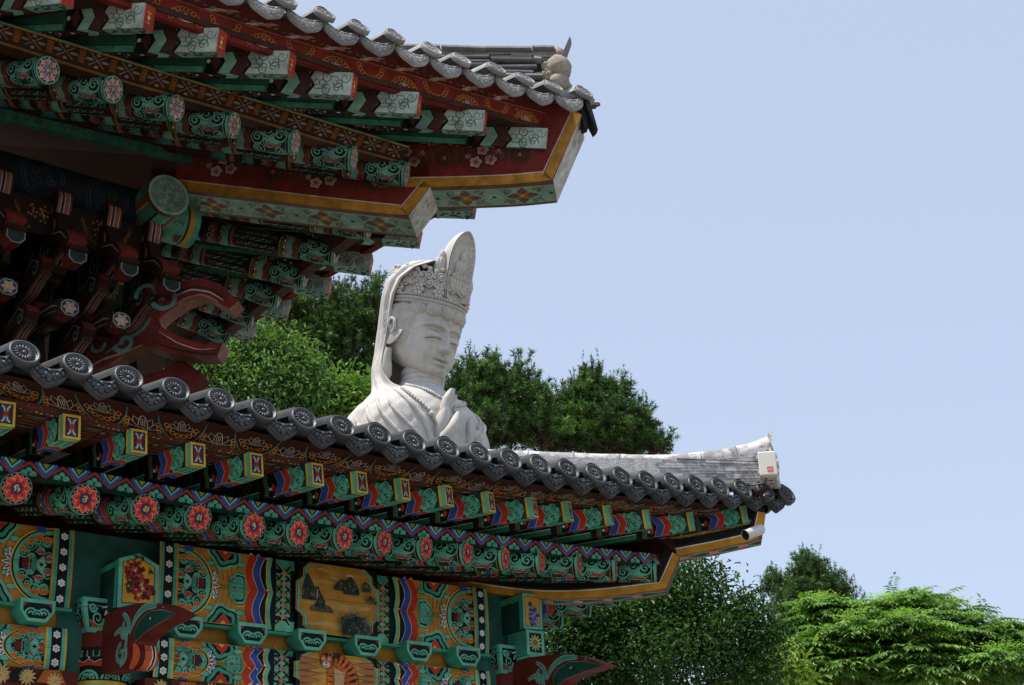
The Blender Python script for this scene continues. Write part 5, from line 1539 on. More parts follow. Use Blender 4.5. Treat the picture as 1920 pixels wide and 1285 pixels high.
        g.prism(out, lambda u, v, d: (X + d, u, v), -.055, .055, (.022, .012, .010))
        p = Pen(g, lambda u, v, h: (X - .057 - h, u, v), h=.002); teal = (.10, .25, .22)
        for (a, b, rr, s) in ((.62, .62, .12, 1), (.62, .26, .13, -1), (.92, .02, .13, 1), (.95, .42, .11, -1), (1.0, -.30, .14, -1), (1.25, .2, .12, 1), (.86, -.62, .13, 1), (1.15, -.66, .12, -1), (.80, -.98, .12, 1)):
            p.spiral(y0 + a, z0 + b, rr, .036, teal, 60, 1.3, s)
        for P in ([(.55, .75), (.72, .5), (.58, .3), (.80, .1), (.72, -.02)], [(.85, .5), (1.02, .25), (.88, .05), (1.1, -.15), (.95, -.45), (1.1, -.7)], [(.8, -.3), (.95, -.5), (.75, -.75), (.95, -1.0)]):
            Q = [(y0 + q[0], z0 + q[1]) for q in smooth_line([(u_, v_, 0) for u_, v_ in P], 20, 2)]
            p.stroke(Q, [.016 + .024 * abs(math.sin(j * .7)) for j in range(20)], teal)
        sd_ = Pen(g, lambda u, v, h: (X - .084 - h, u, v), h=.002)
        sd_.stroke([(y0 + .06, z0 + .16), (y0 + .22, z0 + .30), (y0 + .44, z0 + .37)], [.006, .014, .006], (.36, .30, .27))
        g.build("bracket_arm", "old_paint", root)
        if lower:
            g = Geo(); lt = atY(px - 15, py + 98, 3.20); yl, zl = lt[1], lt[2]
            strip(g, lt[0], [(yl + .02, zl), (yl + .20, zl + .05), (yl + .42, zl + .06), (yl + .62, zl + .16), (yl + .85, zl + .34)], .165, .14, RC, True)
            octagon(g, (lt[0], yl, zl), .086, True)
            strip(g, lt[0], [(yl + .40, zl + .02), (yl + .62, zl + .08), (yl + .85, zl + .06), (yl + 1.15, zl + .0)], .15, .10, ST)
            p = Pen(g, lambda u, v, h: (lt[0] - .084 - h, u, v), h=.002)
            p.stroke([(yl + .06, zl + .02), (yl + .2, zl + .07), (yl + .42, zl + .09), (yl + .6, zl + .19)], [.006, .016, .014, .006], (.34, .29, .26))
            p.stroke([(yl + .08, zl - .02), (yl + .25, zl + .02), (yl + .5, zl + .04)], [.006, .016, .006], (.10, .24, .21))
            g.build("bracket_arm", "old_paint", root)
            # block and board between the tongues
            g = Geo(); b = atY(px + 55, py + 78, 3.75)
            g.bbox((b[0] - .14, 3.62, b[2] - .10), (b[0] + .10, 3.95, b[2] + .12), (.028, .026, .012), .01)
            p = Pen(g, lambda u, v, h: (u, 3.62 - h, v), h=.001)
            for q in range(10): p.spiral(b[0] - .04 + rnd.uniform(-.07, .10), b[2] + rnd.uniform(-.07, .05), .030, .010, (.17, .15, .04), q * 40, 1.2)
            p.rect(b[0] - .13, b[2] + .085, b[0] + .09, b[2] + .112, (.34, .23, .09))
            g.build("bracket_block", "old_paint", root)
    # shorter curved arms in between the sets, deeper in
    for px, py in ((-10, 470), (88, 508), (195, 540), (283, 566), (60, 600), (165, 632)):
        g = Geo(); X, y0, z0 = atY(px, py, 3.42)
        strip(g, X, [(y0, z0 + .02), (y0 + .08, z0 + .12), (y0 + .20, z0 + .15), (y0 + .36, z0 + .06), (y0 + .6, z0 + .04)], .11, .11, RC, True)
        strip(g, X, [(y0 + .01, z0 - .01), (y0 + .12, z0 - .02), (y0 + .30, z0 - .10), (y0 + .6, z0 - .10)], .10, .05, ST)
        p = Pen(g, lambda u, v, h: (X - .056 - h, u, v), h=.002)
        p.spiral(y0 + .14, z0 + .06, .07, .022, (.12, .28, .25), 120, 1.2); p.stroke([(y0 + .05, z0 + .09), (y0 + .2, z0 + .17), (y0 + .4, z0 + .09)], [.006, .014, .006], (.34, .28, .25))
        g.build("bracket_arm", "old_paint", root)
    # corner bracket: two open red claws along the diagonal
    def dfn(u, v, d): return (1.2 + u / math.sqrt(2) + d / math.sqrt(2), 1.2 - u / math.sqrt(2) + d / math.sqrt(2), v)
    def pp(P):
        return [((q[0] - q[1]) / math.sqrt(2), q[2]) for q in (atS(x, y, 2.4) for x, y in P)]
    g = Geo()
    claws = [[(268, 640), (292, 590), (318, 556), (350, 536), (385, 530), (418, 541), (440, 560), (453, 573), (436, 588), (421, 580), (400, 566), (380, 562), (352, 572), (322, 592), (305, 607), (310, 622), (350, 642), (395, 654), (424, 650), (413, 676), (370, 675), (320, 668), (280, 655)],
             [(160, 690), (175, 655), (200, 640), (240, 632), (268, 640), (280, 655), (265, 662), (235, 675), (215, 690), (180, 705), (150, 740), (120, 760)]]
    for P, c in zip(claws, ((.15, .018, .014), (.10, .018, .014))):
        g.prism(pp(P), dfn, -.10, .10, c, (.26, .12, .085))
    p = Pen(g, lambda u, v, h: dfn(u, v, -.10 - h), h=.002)
    for P, w, c in (([(300, 595), (330, 562), (365, 547), (400, 552), (430, 570)], .05, (.07, .014, .012)), ([(330, 566), (365, 551), (400, 556), (425, 572)], .014, (.5, .42, .38)), ([(322, 588), (355, 568), (385, 560), (415, 574)], .022, (.34, .14, .09)),
                    ([(300, 622), (340, 645), (385, 660), (415, 656)], .04, (.22, .025, .018)), ([(305, 630), (340, 652), (380, 665), (412, 661)], .010, (.5, .4, .36)), ([(290, 648), (330, 662), (375, 671), (412, 672)], .018, (.02, .012, .01)),
                    ([(205, 672), (238, 648), (275, 628), (290, 604)], .03, (.08, .17, .15)), ([(170, 700), (200, 682), (245, 668), (275, 655)], .02, (.36, .18, .12))):
        q = [tuple(a[:2]) for a in smooth_line([(a, b, 0) for a, b in pp(P)], 18, 2)]
        p.stroke(q, [w * (.35 + .65 * math.sin(math.pi * (i + .5) / 18)) for i in range(18)], c)
    for x, y, rr, s in ((318, 566, .13, 1), (187, 656, .15, -1), (240, 650, .10, 1), (284, 560, .11, -1)):
        a, b = pp([(x, y)])[0]; p.spiral(a, b, rr, .044, (.11, .25, .22), 200, 1.1, s)
    g.build("corner_bracket", "old_paint", root)
    g = Geo()                                          # stepped arms running out behind the corner claws
    q = pp([(300, 680), (330, 660), (370, 690), (330, 720), (200, 760), (230, 700)])
    g.prism([tuple(a) for a in q], dfn, .15, .4, (.13, .018, .014)); g.build("corner_bracket", "old_paint", root)
    # ---------------- walls, posts and inner ceiling of the hall
    g = Geo()
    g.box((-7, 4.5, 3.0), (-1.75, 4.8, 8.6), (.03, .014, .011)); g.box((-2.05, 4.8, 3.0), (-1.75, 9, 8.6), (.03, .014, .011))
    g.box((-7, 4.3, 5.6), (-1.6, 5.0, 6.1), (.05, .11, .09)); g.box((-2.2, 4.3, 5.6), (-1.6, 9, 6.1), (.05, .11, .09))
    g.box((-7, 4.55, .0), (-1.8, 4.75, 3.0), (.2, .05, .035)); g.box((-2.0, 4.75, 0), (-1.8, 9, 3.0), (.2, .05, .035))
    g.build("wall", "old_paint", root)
    for x in (-1.9, -5.4):
        g = Geo(); g.tube([(x, 4.65, 0), (x, 4.65, 5.7)], .26, (.22, .04, .03), 22); g.build("column", "old_paint", root)
    return root
build_hall()
# ================================================================== the stone statue
def build_statue():
    O = atD(784, 727, 26.0); S = 0.01025
    h = np.array((ray(784, 727)[0], ray(784, 727)[1], 0)); h /= np.linalg.norm(h)
    rt = np.array((h[1], -h[0], 0)); tw = -h
    TH = math.radians(46); ct, st = math.cos(TH), math.sin(TH); BOW = math.radians(17.5)
    cb, sb = math.cos(BOW), math.sin(BOW)
    def W(f, s, u):                                    # body frame: forward, right-hand side, up (chin = 0)
        return tuple(O + S * (rt * (f * st - s * ct) + tw * (f * ct + s * st) + np.array((0, 0, u))))
    def Hd(f, s, u):                                   # head frame, bowed forward
        u = 12 + (u - 12) * 1.13
        return W(f * cb + (u - 60) * sb - 2, s, 72 + (u - 60) * cb - f * sb)
    base = O + np.array((0, 0, -O[2]))
    root = thing("stone_statue", "huge pale granite bodhisattva statue with veil and tall carved crown behind the pavilion roof", "statue", tuple(base))
    def surf(fn, us, vs, name, par, col=W1, close=False, cap=False, g=None):
        g2 = g or Geo()
        g2.loft([[fn(u, v) for v in vs] for u in us], col, close, cap, None, True)
        return g2 if g is not None else g2.build(name, "granite", par)
    ga = lambda x, s: math.exp(-(x / s) ** 2)
    # ---------------- torso with neck, one continuous robe surface
    TU = [-1190, -800, -420, -270, -185, -132, -97, -74, -54, -38, -26, -17, -10, -3, 8, 18, 28]
    TA = [195, 180, 166, 156, 151, 148, 145, 138, 122, 101, 79, 62, 48, 41, 38, 38, 37]
    TB = [150, 130, 116, 106, 102, 100, 99, 96, 90, 81, 68, 56, 47, 41, 37, 37, 36]
    TC = [-6, -6, -6, -6, -6, -6, -6, -6, -6, -5, -4, -2, 0, 3, 6, 8, 9]
    def torso(u, a, e=0.0):
        A, B, Cc = (np.interp(u, TU, Q) for Q in (TA, TB, TC))
        ca, sa = math.cos(a), math.sin(a)
        p = 2.0 + .5 * min(1, max(0, (-u - 22) / 60))
        k = (abs(ca) ** p + abs(sa) ** p) ** (-1 / p)
        d = e
        if u > -12: d -= 2.6 * (ga(u - 14, 1.6) + ga(u - 4, 1.6) + ga(u + 6, 1.6))
        if u < -32:
            w = min(1, (-u - 32) / 40)
            for q in range(7):
                d += w * 3.4 * math.sin(9 * a + q * 1.7 + .05 * u * (1 if q % 2 else -.6)) * .32
            d -= w * 2.2 * (ga(((a * 57.3 - 52 + (u + 32) * .35) % 26) - 13, 2.2))
        f, s = Cc + (B * k + d) * ca, (A * k + d) * sa
        # shoulder hump: drop with side
        return W(f, s, u)
    us = np.concatenate([np.linspace(-1190, -320, 10), np.linspace(-310, -22, 80), np.linspace(-20, 28, 45)])
    av = np.linspace(0, 2 * math.pi, 150)[:-1]
    body = surf(lambda u, a: torso(u, a), us, av, "robe", root, W1, True, True)
    # ---------------- head with the face
    HU = [9, 11.4, 14.6, 18.4, 23.3, 29.4, 38, 52, 66, 80, 100, 118, 135, 150, 165, 176]
    HA = [11, 20, 28, 34.5, 41, 47, 55, 61.5, 65.5, 68, 69, 67, 64, 58, 44, 14]
    HB = [11, 20, 28, 34.5, 42, 50.5, 59, 64.5, 67.5, 69.5, 70.5, 70, 68, 60, 46, 14]
    HC = [40, 38, 36, 32, 26, 18, 10, 5, 3, 1, 0, 0, 0, 0, 0, 0]
    def face(u, a):
        A, B, Cc = (np.interp(u, HU, Q) for Q in (HA, HB, HC))
        ca, sa = math.cos(a), math.sin(a); p = 2.25
        k = (abs(ca) ** p + abs(sa) ** p) ** (-1 / p)
        f, s = Cc + B * k * ca, A * k * sa
        if ca > 0:
            d = 0.0; x = abs(s)
            # nose
            t = min(1, max(0, (97 - u) / 40)); am = 2.5 + 10.5 * t ** 1.25
            cut = 1 / (1 + math.exp(-(u - 53.5) / 1.1)); up = 1 / (1 + math.exp((u - 95) / 3.0))
            d += am * cut * up * math.exp(-(x / (4.6 + 3.6 * t)) ** 2.0)
            d += 5.5 * ga(x - 9.5, 4.2) * ga(u - 57.5, 4.2)
            # eyes: socket, heavy lid, slit
            d -= 4.2 * ga(x - 21, 13) * ga(u - 84, 6)
            d += 6.0 * math.exp(-((x - 26) / 14) ** 4) * math.exp(-((u - 76.5) / 6.8) ** 2)
            sl = 72.0 - .012 * (x - 25) ** 2 - .10 * (x - 26)
            wd = math.exp(-((x - 26.5) / 14.5) ** 8)
            d -= 5.4 * wd * math.exp(-((u - sl) / 1.15) ** 2)
            d += 1.6 * wd * math.exp(-((u - sl + 3.0) / 1.5) ** 2)
            d -= 2.6 * math.exp(-((x - 26) / 15) ** 6) * math.exp(-((u - 84.5 + .010 * (x - 26) ** 2) / 1.2) ** 2)
            # brows sweeping out of the nose
            ub = 94.5 - .0105 * (x - 27) ** 2 - .04 * (x - 27)
            d += (3.6 * math.exp(-((u - ub) / 1.7) ** 2) - 2.4 * math.exp(-((u - ub + 4.0) / 2.2) ** 2)) * (1 / (1 + math.exp((x - 48) / 2))) * (1 / (1 + math.exp((6 - x) / 1.5)))
            # mark on the forehead
            d += 4.6 * math.exp(-(s * s + (u - 101.5) ** 2) / 13.0)
            # mouth
            ul = 38.2 + .006 * x * x - 1.0 * ga(x, 3.0)
            m = math.exp(-(x / 15.0) ** 4)
            d += 5.6 * m * math.exp(-((u - ul - 4.0) / 3.0) ** 2) * (1 - .16 * ga(x, 2.4)) + 6.4 * math.exp(-(x / 12.0) ** 4) * math.exp(-((u - ul + 4.8) / 3.6) ** 2)
            d -= 3.6 * math.exp(-(x / 16.5) ** 6) * math.exp(-((u - ul) / 1.1) ** 2)
            d -= 1.8 * ga(x - 17, 2.6) * ga(u - 38.5, 3)
            d -= 1.6 * ga(x, 3.0) * ga(u - 47.5, 3)
            # chin and cheeks
            d += 4.6 * ga(s, 14) * ga(u - 22, 6) - 2.0 * ga(s, 14) * ga(u - 28.5, 2.2)
            d += 5.0 * ga(x - 38, 18) * ga(u - 42, 20)
            d *= 1.3
            f += d * max(.25, ca); s += d * sa * .6 * (1 if ca < .9 else .4)
        return Hd(f, s, u)
    aa = np.concatenate([np.radians(np.linspace(-180, -100, 12)), np.radians(np.linspace(-98, 98, 210)), np.radians(np.linspace(100, 178, 12))])
    uu = np.concatenate([np.linspace(9, 120, 150), np.linspace(123, 176, 16)])
    surf(face, uu, aa, "head", body, W1, True, True)
    # ---------------- hair: corded roll over the brow, combed loops round the ears
    g = Geo()
    N = 520; rings = []
    for i in range(N):
        a = math.radians(-112 + 224 * i / (N - 1)); deg = math.degrees(a)
        lob = abs(math.sin(math.radians(deg) * 7.5 + .6))
        fr = .12 * math.sin(i * 1.05)
        r = 10.5 * (.62 + .44 * lob ** .55)
        drop = 15 * (abs(deg) / 100) ** 2.4
        c = (69 * math.cos(a), 66 * math.sin(a), 118.5 - drop)
        ring = []
        for j in range(12):
            b = 2 * math.pi * j / 12
            rr = r * (1 + .12 * math.sin(0.55 * i + 1.8 * b))
            ring.append(Hd(c[0] + rr * math.cos(b) * math.cos(a), c[1] + rr * math.cos(b) * math.sin(a), c[2] + 1.15 * rr * math.sin(b)))
        rings.append(ring)
    g.loft(rings, (.93, .93, .93), True, False, None, True)
    for sd in (1, -1):
        us_ = np.linspace(56, 118, 60); qs = np.linspace(0, 1, 34)
        def patch(u, q):
            a0 = 47 + (118 - u) * .30; a = math.radians(a0 + (108 - a0) * q)
            e = 5.0 * min(1, q / .08) * min(1, (u - 56) / 8 + .1) + 1.5 * math.sin(.62 * (u * 1.0 + 62 * q + 14 * math.sin(2.2 * q)))
            A, B, Cc = (np.interp(u, HU, Q) for Q in (HA, HB, HC))
            return Hd(Cc + (B * 1.0 + e) * math.cos(a), sd * (A * 1.02 + e) * math.sin(a) ** .95, u)
        g.loft([[patch(u, q) for q in qs] for u in us_], (.95, .95, .95), False, False, None, True)
        for q in range(9):                              # bundle sweeping from the temple under the ear and up behind it
            k = q / 8.0
            P = [(29 - 14 * k, 74 + 2 * k), (24 - 11 * k, 60 + 8 * k), (7 - 3 * k, 49 + 13 * k), (-12 + 8 * k, 55 + 11 * k), (-19 + 11 * k, 71 + 4 * k), (-16 + 9 * k, 84 - 2 * k)]
            Q = smooth_line([(a_, b_, 0) for a_, b_ in P], 20, 3)
            g.tube([Hd(a_, sd * (68 + 7 * math.sin(math.pi * min(1, (i + 2) / 16.0)) - 1.0 * k), b_) for i, (a_, b_, _) in enumerate(Q)], [1.9 * S] * 20, (.95, .95, .95), 6)
    g.build("hair", "granite", body)
    for sd in (1, -1):                                  # ears with long lobes
        g = Geo()
        P = [Hd(3 + R * math.cos(a), sd * (77 + 2 * math.sin(a)), 82 + R * 1.25 * math.sin(a)) for R, a in [(11.5 - .95 * k * .9, math.radians(-60 + 38 * k)) for k in range(12)]]
        g.tube(P, [3.6 * S] + [3.3 * S] * 10 + [1.8 * S], (.95, .95, .95), 8)
        g.ball((0, 0, 0), 1, (.92, .92, .92), 12, 8, frame(Hd(4, sd * 72, 79), tuple(np.array(Hd(10, 0, 60)) - np.array(Hd(0, 0, 60))), tuple(np.array(Hd(0, 4, 60)) - np.array(Hd(0, 0, 60))), tuple(np.array(Hd(0, 0, 76)) - np.array(Hd(0, 0, 60)))))
        P = [Hd(2, sd * 71, 44), Hd(3, sd * 71, 28), Hd(5, sd * 69, 12), Hd(6, sd * 67, 0), Hd(6, sd * 65, -8)]
        g.tube(P, [6 * S, 8 * S, 10 * S, 10 * S, 5 * S], (.95, .95, .95), 12)
        g.build("ear", "granite", body)
    # ---------------- crown
    crown = Geo()
    def cr(a, rr, u): return Hd((73 + rr) * math.cos(a), (69 + rr) * math.sin(a), u - 14)
    A0 = [math.radians(q) for q in np.linspace(-125, 125, 90)]
    prof = [(-4, 136), (4, 137), (5, 140), (2, 141.5), (6, 143), (6, 146), (2, 148), (1, 152), (0, 172), (-2, 186), (-8, 188)]
    crown.loft([[cr(a, r, u) for r, u in prof] for a in A0], (.9, .9, .9), False, False, None, True)
    crown.ball((0, 0, 0), 1, (.8, .8, .8), 16, 8, frame(Hd(0, 0, 160), tuple(np.array(Hd(70, 0, 60)) - np.array(Hd(0, 0, 60))), tuple(np.array(Hd(0, 66, 60)) - np.array(Hd(0, 0, 60))), tuple(np.array(Hd(0, 0, 92)) - np.array(Hd(0, 0, 60)))))
    rnd = random.Random(21)
    def blob(a, rr, u, r, ry=None): crown.ball(cr(a, rr, u), r * S, (.97, .97, .97), 8, 6)
    for deg in range(-120, 121, 4):
        blob(math.radians(deg), 5, 150, 2.6)
    for deg in (-112, -88, -58, -30, 30, 58, 88, 112):  # rosettes
        a = math.radians(deg); u = 159
        c = np.array(cr(a, 5, u)); du = (np.array(cr(a, 5, u + 10)) - c) / 10; dv = (np.array(cr(a + .02, 5, u)) - np.array(cr(a - .02, 5, u))); dv /= np.linalg.norm(dv) / S; nn = np.array(cr(a, 15, u)) - c; nn /= 10
        for k in range(6):
            q = c + 6.4 * (du * math.sin(k * 1.047) + dv * math.cos(k * 1.047))
            crown.ball(tuple(q + nn * 1.5), 4.1 * S, (.97, .97, .97), 8, 5)
        crown.ball(tuple(c + nn * 4), 3.4 * S, (.97, .97, .97), 8, 5)
    for i, deg in enumerate(np.linspace(-116, 116, 27)): # cloud scrolls and buds, two rows
        a = math.radians(deg)
        for u, R in ((171, 7.5), (183, 8.5)):
            aa_ = a + (.05 if u > 180 else 0)
            P = []
            for t in np.linspace(0, 1, 13):
                w = 2 * math.pi * 1.35 * t * (1 if (i + (u > 180)) % 2 else -1); rr = R * (1 - .75 * t)
                P.append(cr(aa_ + rr * math.cos(w) / 74, 4 + 3 * t, u + rr * math.sin(w)))
            crown.tube(P, [2.1 * S] * 13, (.97, .97, .97), 6)
            blob(aa_, 5, u, 3.2)
        blob(a + .06, 3, 195 + 3 * math.sin(i * 2.1), 4.6)
    for sd in (1, -1):                                  # lotus bud finials beside the plaque
        a = math.radians(32 * sd); c = (54, sd * 34)
        for k in range(9):
            w = 2 * math.pi * k / 9
            crown.ball((0, 0, 0), 1, (.97, .97, .97), 8, 6, frame(Hd(c[0] + 7 * math.cos(w), c[1] + 7 * math.sin(w), 192), tuple(np.array(Hd(5, 0, 0)) - np.array(Hd(0, 0, 0))), tuple(np.array(Hd(0, 5, 0)) - np.array(Hd(0, 0, 0))), tuple(np.array(Hd(0, 0, 14)) - np.array(Hd(0, 0, 0)))))
        crown.ball((0, 0, 0), 1, (.97, .97, .97), 10, 8, frame(Hd(c[0], c[1], 201), tuple(np.array(Hd(8, 0, 0)) - np.array(Hd(0, 0, 0))), tuple(np.array(Hd(0, 8, 0)) - np.array(Hd(0, 0, 0))), tuple(np.array(Hd(0, 0, 18)) - np.array(Hd(0, 0, 0)))))
        crown.tube([Hd(c[0], c[1], 167), Hd(c[0], c[1], 187)], [9 * S, 12 * S], (.95, .95, .95), 12)
        for k in range(5):                              # fan of feathers
            P = [Hd(66 - k * 1.5, sd * (34 + k * 1.2), 153 + k * 2), Hd(60 - k * 2.5, sd * (42 + k * 1.5), 165 + k * 3.0), Hd(50 - k * 3, sd * (50 + k * 1.5), 173 + k * 4.2)]
            crown.tube(P, [3 * S, 3.6 * S, 1.6 * S], (.97, .97, .97), 7)
    crown.build("crown", "granite", body)
    # ---------------- plaque with a seated figure
    g = Geo()
    def PLf(x, y, d):                                   # x across, y up the plaque, d towards the front
        return Hd(80 - .02 * y + d - .0012 * x * x * 2.2, x, 141 + y * .78)
    def half(y):
        t = y / 152.0
        return 32 * (1 - max(0, (t - .5) / .5) ** 2.3) ** .62 * (.80 + .2 * min(1, t / .3)) if t < 1 else 0.5
    ys = np.linspace(0, 151.5, 44); xs = np.linspace(-1, 1, 33)
    def plate(y, x):
        w = half(y); e = abs(x)
        d = 0.0
        if e < .90 and y < 147: d = -4.5
        if e < .66 and y < 128: d = -7.5
        if .70 < e < .88 and y > 18: d += 1.8 * math.sin(y * .55 + 5 * e)
        hr = math.hypot(x * w, y - 92)
        d += 2.6 * ga(hr - 22, 1.8) + 2.0 * ga(hr - 15, 1.5)
        if y > 105 and e < .66: d += 1.6 * math.sin(y * .5 + abs(x) * 16)
        return PLf(x * w, y, d)
    g.loft([[plate(y, x) for x in xs] for y in ys], W1, False, False, None, True)
    def back(y, q):                                     # rounded back of the plaque, running into the veil
        w = half(y); a = math.pi * q
        dep = 52 * (1 - (y / 152.0) ** 3) ** .5 + 2
        return PLf(w * math.cos(a), y, -2 - dep * math.sin(a))
    g.loft([[back(y, q) for q in np.linspace(0, 1, 17)] for y in ys], W1, False, False, None, True)
    hh = lambda x, y, d, rx, ry, rd: g.ball((0, 0, 0), 1, (.97, .97, .97), 12, 8, frame(PLf(x, y, d), tuple(np.array(Hd(rd, 0, 0)) - np.array(Hd(0, 0, 0))), tuple(np.array(Hd(0, rx, 0)) - np.array(Hd(0, 0, 0))), tuple(np.array(Hd(0, 0, ry)) - np.array(Hd(0, 0, 0)))))
    hh(0, 92, -4, 6.5, 8, 6); hh(0, 100, -4, 3.5, 3.5, 4); hh(0, 70, -6, 11, 15, 7); hh(-10, 68, -5, 4.5, 12, 5); hh(10, 68, -5, 4.5, 12, 5)
    hh(0, 50, -4, 20, 7, 8); hh(-12, 49, -1, 10, 5.5, 6); hh(12, 49, -1, 10, 5.5, 6); hh(0, 57, 0, 7, 3.5, 4)
    for k in range(7): hh(-20 + 6.7 * k, 37 - .04 * (k - 3) ** 2, -1 - .4 * abs(k - 3), 4.2, 7, 4.5); hh(-18 + 6.0 * k, 27 + .3 * abs(k - 3), -2 - .4 * abs(k - 3), 4, 6.5, 4.5)
    for k in range(5): g.tube([PLf(-18 + 9 * k, 74 - abs(k - 2) * 2 - 20, 8), PLf(-10 + 5 * k, 66, 9)], [1.5 * S, 1.2 * S], (.95, .95, .95), 5)
    g.build("plaque", "granite", body)
    # ---------------- veil over crown, head and shoulders
    VU = [-56, -40, -26, -14, -2, 16, 40, 80, 112, 132, 158, 180, 196, 206]
    VA = [112, 100, 87, 78, 74, 73, 72, 75, 80, 84, 85, 77, 56, 14]
    VB = [86, 81, 76, 73, 72, 72, 74, 79, 84, 88, 88, 81, 62, 14]
    VP = [44, 48, 57, 70, 79, 85, 90, 93, 93, 91, 86, 74, 58, 42]
    VC = [-6, -6, -6, -6, -6, -6, -4, -2, 0, 2, 6, 12, 18, 26]
    def veil(u, q, e=0.0):
        A, B, p0, Cc = (np.interp(u, VU, Q) for Q in (VA, VB, VP, VC))
        a = math.radians(p0 + (360 - 2 * p0) * q)
        k = 3.2 * math.sin(5 * a + u * .02) * min(1, max(0, (130 - u) / 80)) + e
        edge = min(q, 1 - q)
        k += 4.0 * math.exp(-(edge / .02) ** 2) - 2.6 * math.exp(-((edge - .055) / .016) ** 2) + 2.0 * math.exp(-((edge - .10) / .02) ** 2) - 1.8 * math.exp(-((edge - .15) / .018) ** 2)
        fn = Hd
        f, s = Cc + (B + k) * math.cos(a), (A + k) * math.sin(a)
        if u <= 16:
            t = min(1, (16 - u) / 40); h0 = np.array(Hd(f, s, u)); w0 = np.array(W(f - 9, s, u + 2))
            return tuple(h0 * (1 - t) + w0 * t)
        return Hd(f, s, u)
    g = Geo(); uu = np.linspace(-56, 206, 76); qq = np.concatenate([np.linspace(0, .2, 26), np.linspace(.22, .78, 30), np.linspace(.8, 1, 26)])
    g.loft([[veil(u, q) for q in qq] for u in uu], W1, False, False, None, True)
    g.loft([[veil(u, q, -6) for q in qq] for u in uu], W1, False, False, None, True)
    for k in (0, -1): g.loft([[veil(u, qq[k]), veil(u, qq[k], -6)] for u in uu], W1, False)
    g.build("veil", "granite", body)
    # ---------------- lapels and fold lines raised on the robe
    g = Geo()
    def onbody(deg, u, e): return torso(u, math.radians(deg), e)
    def fold(P, r, n=24):
        Q = smooth_line([(a, b, 0) for a, b in P], n, 3)
        g.tube([onbody(a, b, r * .25) for a, b, _ in Q], [r * S * (.35 + .65 * math.sin(math.pi * (i + .6) / (n + .2))) for i in range(n)], W1, 7)
    fold([(80, -20), (62, -36), (44, -62), (30, -102), (22, -152), (18, -202)], 5.5)
    fold([(72, -20), (54, -42), (36, -74), (24, -122), (14, -192)], 3.5)
    g.build("robe_fold", "granite", body); g = Geo()
    fold([(-80, -20), (-60, -42), (-40, -72), (-22, -122)], 5.5)
    g.build("robe_fold", "granite", body); g = Geo()
    for d0, u0, d1, u1, r in ((86, -66, 44, -177, 5), (74, -58, 36, -162, 4), (98, -82, 56, -192, 5.5), (64, -54, 30, -142, 3.5), (112, -92, 70, -202, 5), (82, -92, 52, -182, 3.5)):
        fold([(d0, u0), ((d0 * .6 + d1 * .4), (u0 * .55 + u1 * .45)), (d1, u1)], r)
    g.build("robe_fold", "granite", body)
    g = Geo()
    for P, n, r in (([(66, -14), (40, -28), (14, -50), (0, -62), (-14, -50), (-40, -28), (-66, -14)], 46, 3.0), ([(58, -32), (42, -54), (30, -74), (24, -88)], 14, 3.2), ([(-58, -32), (-42, -54), (-30, -74), (-24, -88)], 14, 3.2)):
        Q = smooth_line([(a, b, 0) for a, b in P], n, 2)
        g = Geo()
        for a, b, _ in Q: g.ball(onbody(a, b, 2.5), r * S, (.96, .96, .96), 8, 6)
        g.build("necklace_strand", "granite", body)
    g = Geo()
    for a, b, r in ((24, -92, 5.5), (22, -100, 4), (0, -70, 6), (0, -79, 4.5)): g.ball(onbody(a, b, 3), r * S, (.96, .96, .96), 8, 6)
    g.build("pendant", "granite", body)
    # ---------------- hands raised before the chest
    def hand(name, px, lean, sw, par):
        """hand held upright and seen from its edge: spread runs along e1, the palm looks along e2"""
        g = Geo(); f0, s0, u0 = px; e1 = (ct, st); e2 = (st, -ct)
        def L(a, b, u): return W(f0 + e1[0] * a + e2[0] * b, s0 + e1[1] * a + e2[1] * b, u0 + u)
        rings = []                                     # forearm, wrist, palm in one surface
        for u, wa, wb, b0 in ((-150, 34, 36, -30), (-95, 30, 31, -17), (-45, 23, 22, -6), (-16, 17, 16, -1), (0, 16, 15, 0), (12, 21, 14.5, 1), (26, 23, 13.5, 2), (38, 23, 11.5, 4), (46, 21, 8.5, 6)):
            rings.append([L(wa * sw * math.cos(a), b0 * sw + wb * sw * math.sin(a), u * sw) for a in np.linspace(0, 2 * math.pi, 21)[:-1]])
        g.loft(rings, W1, True, True, None, True)
        for k, (ln, off) in enumerate(((33, 15), (41, 5), (44, -5), (38, -15))):
            P = []
            for t in np.linspace(0, 1, 9):
                bend = (12 * t * t * lean + 3 * (k - 1.5) * t)
                P.append(L(off * sw * (1 - .18 * t), (5 + bend) * sw, (38 + ln * t) * sw))
            g.tube(P, [q * S * sw for q in (6.6, 6.5, 6.0, 6.2, 5.6, 5.3, 5.0, 4.2, 1.8)], W1, 10)
        P = [L(14 * sw, 2, 4 * sw), L(17 * sw, 13 * sw, 16 * sw), L(15 * sw, 20 * sw, 30 * sw), L(10 * sw, 23 * sw, 42 * sw)]
        g.tube(P, [q * S * sw for q in (9, 8, 6.4, 3.4)], W1, 10)
        return g.build(name, "granite", par)
    hand("hand", (84, 32, -142), 1.1, 1.32, body)
    hand("hand", (84, -38, -152), .4, 1.0, body)
    return root
build_statue()
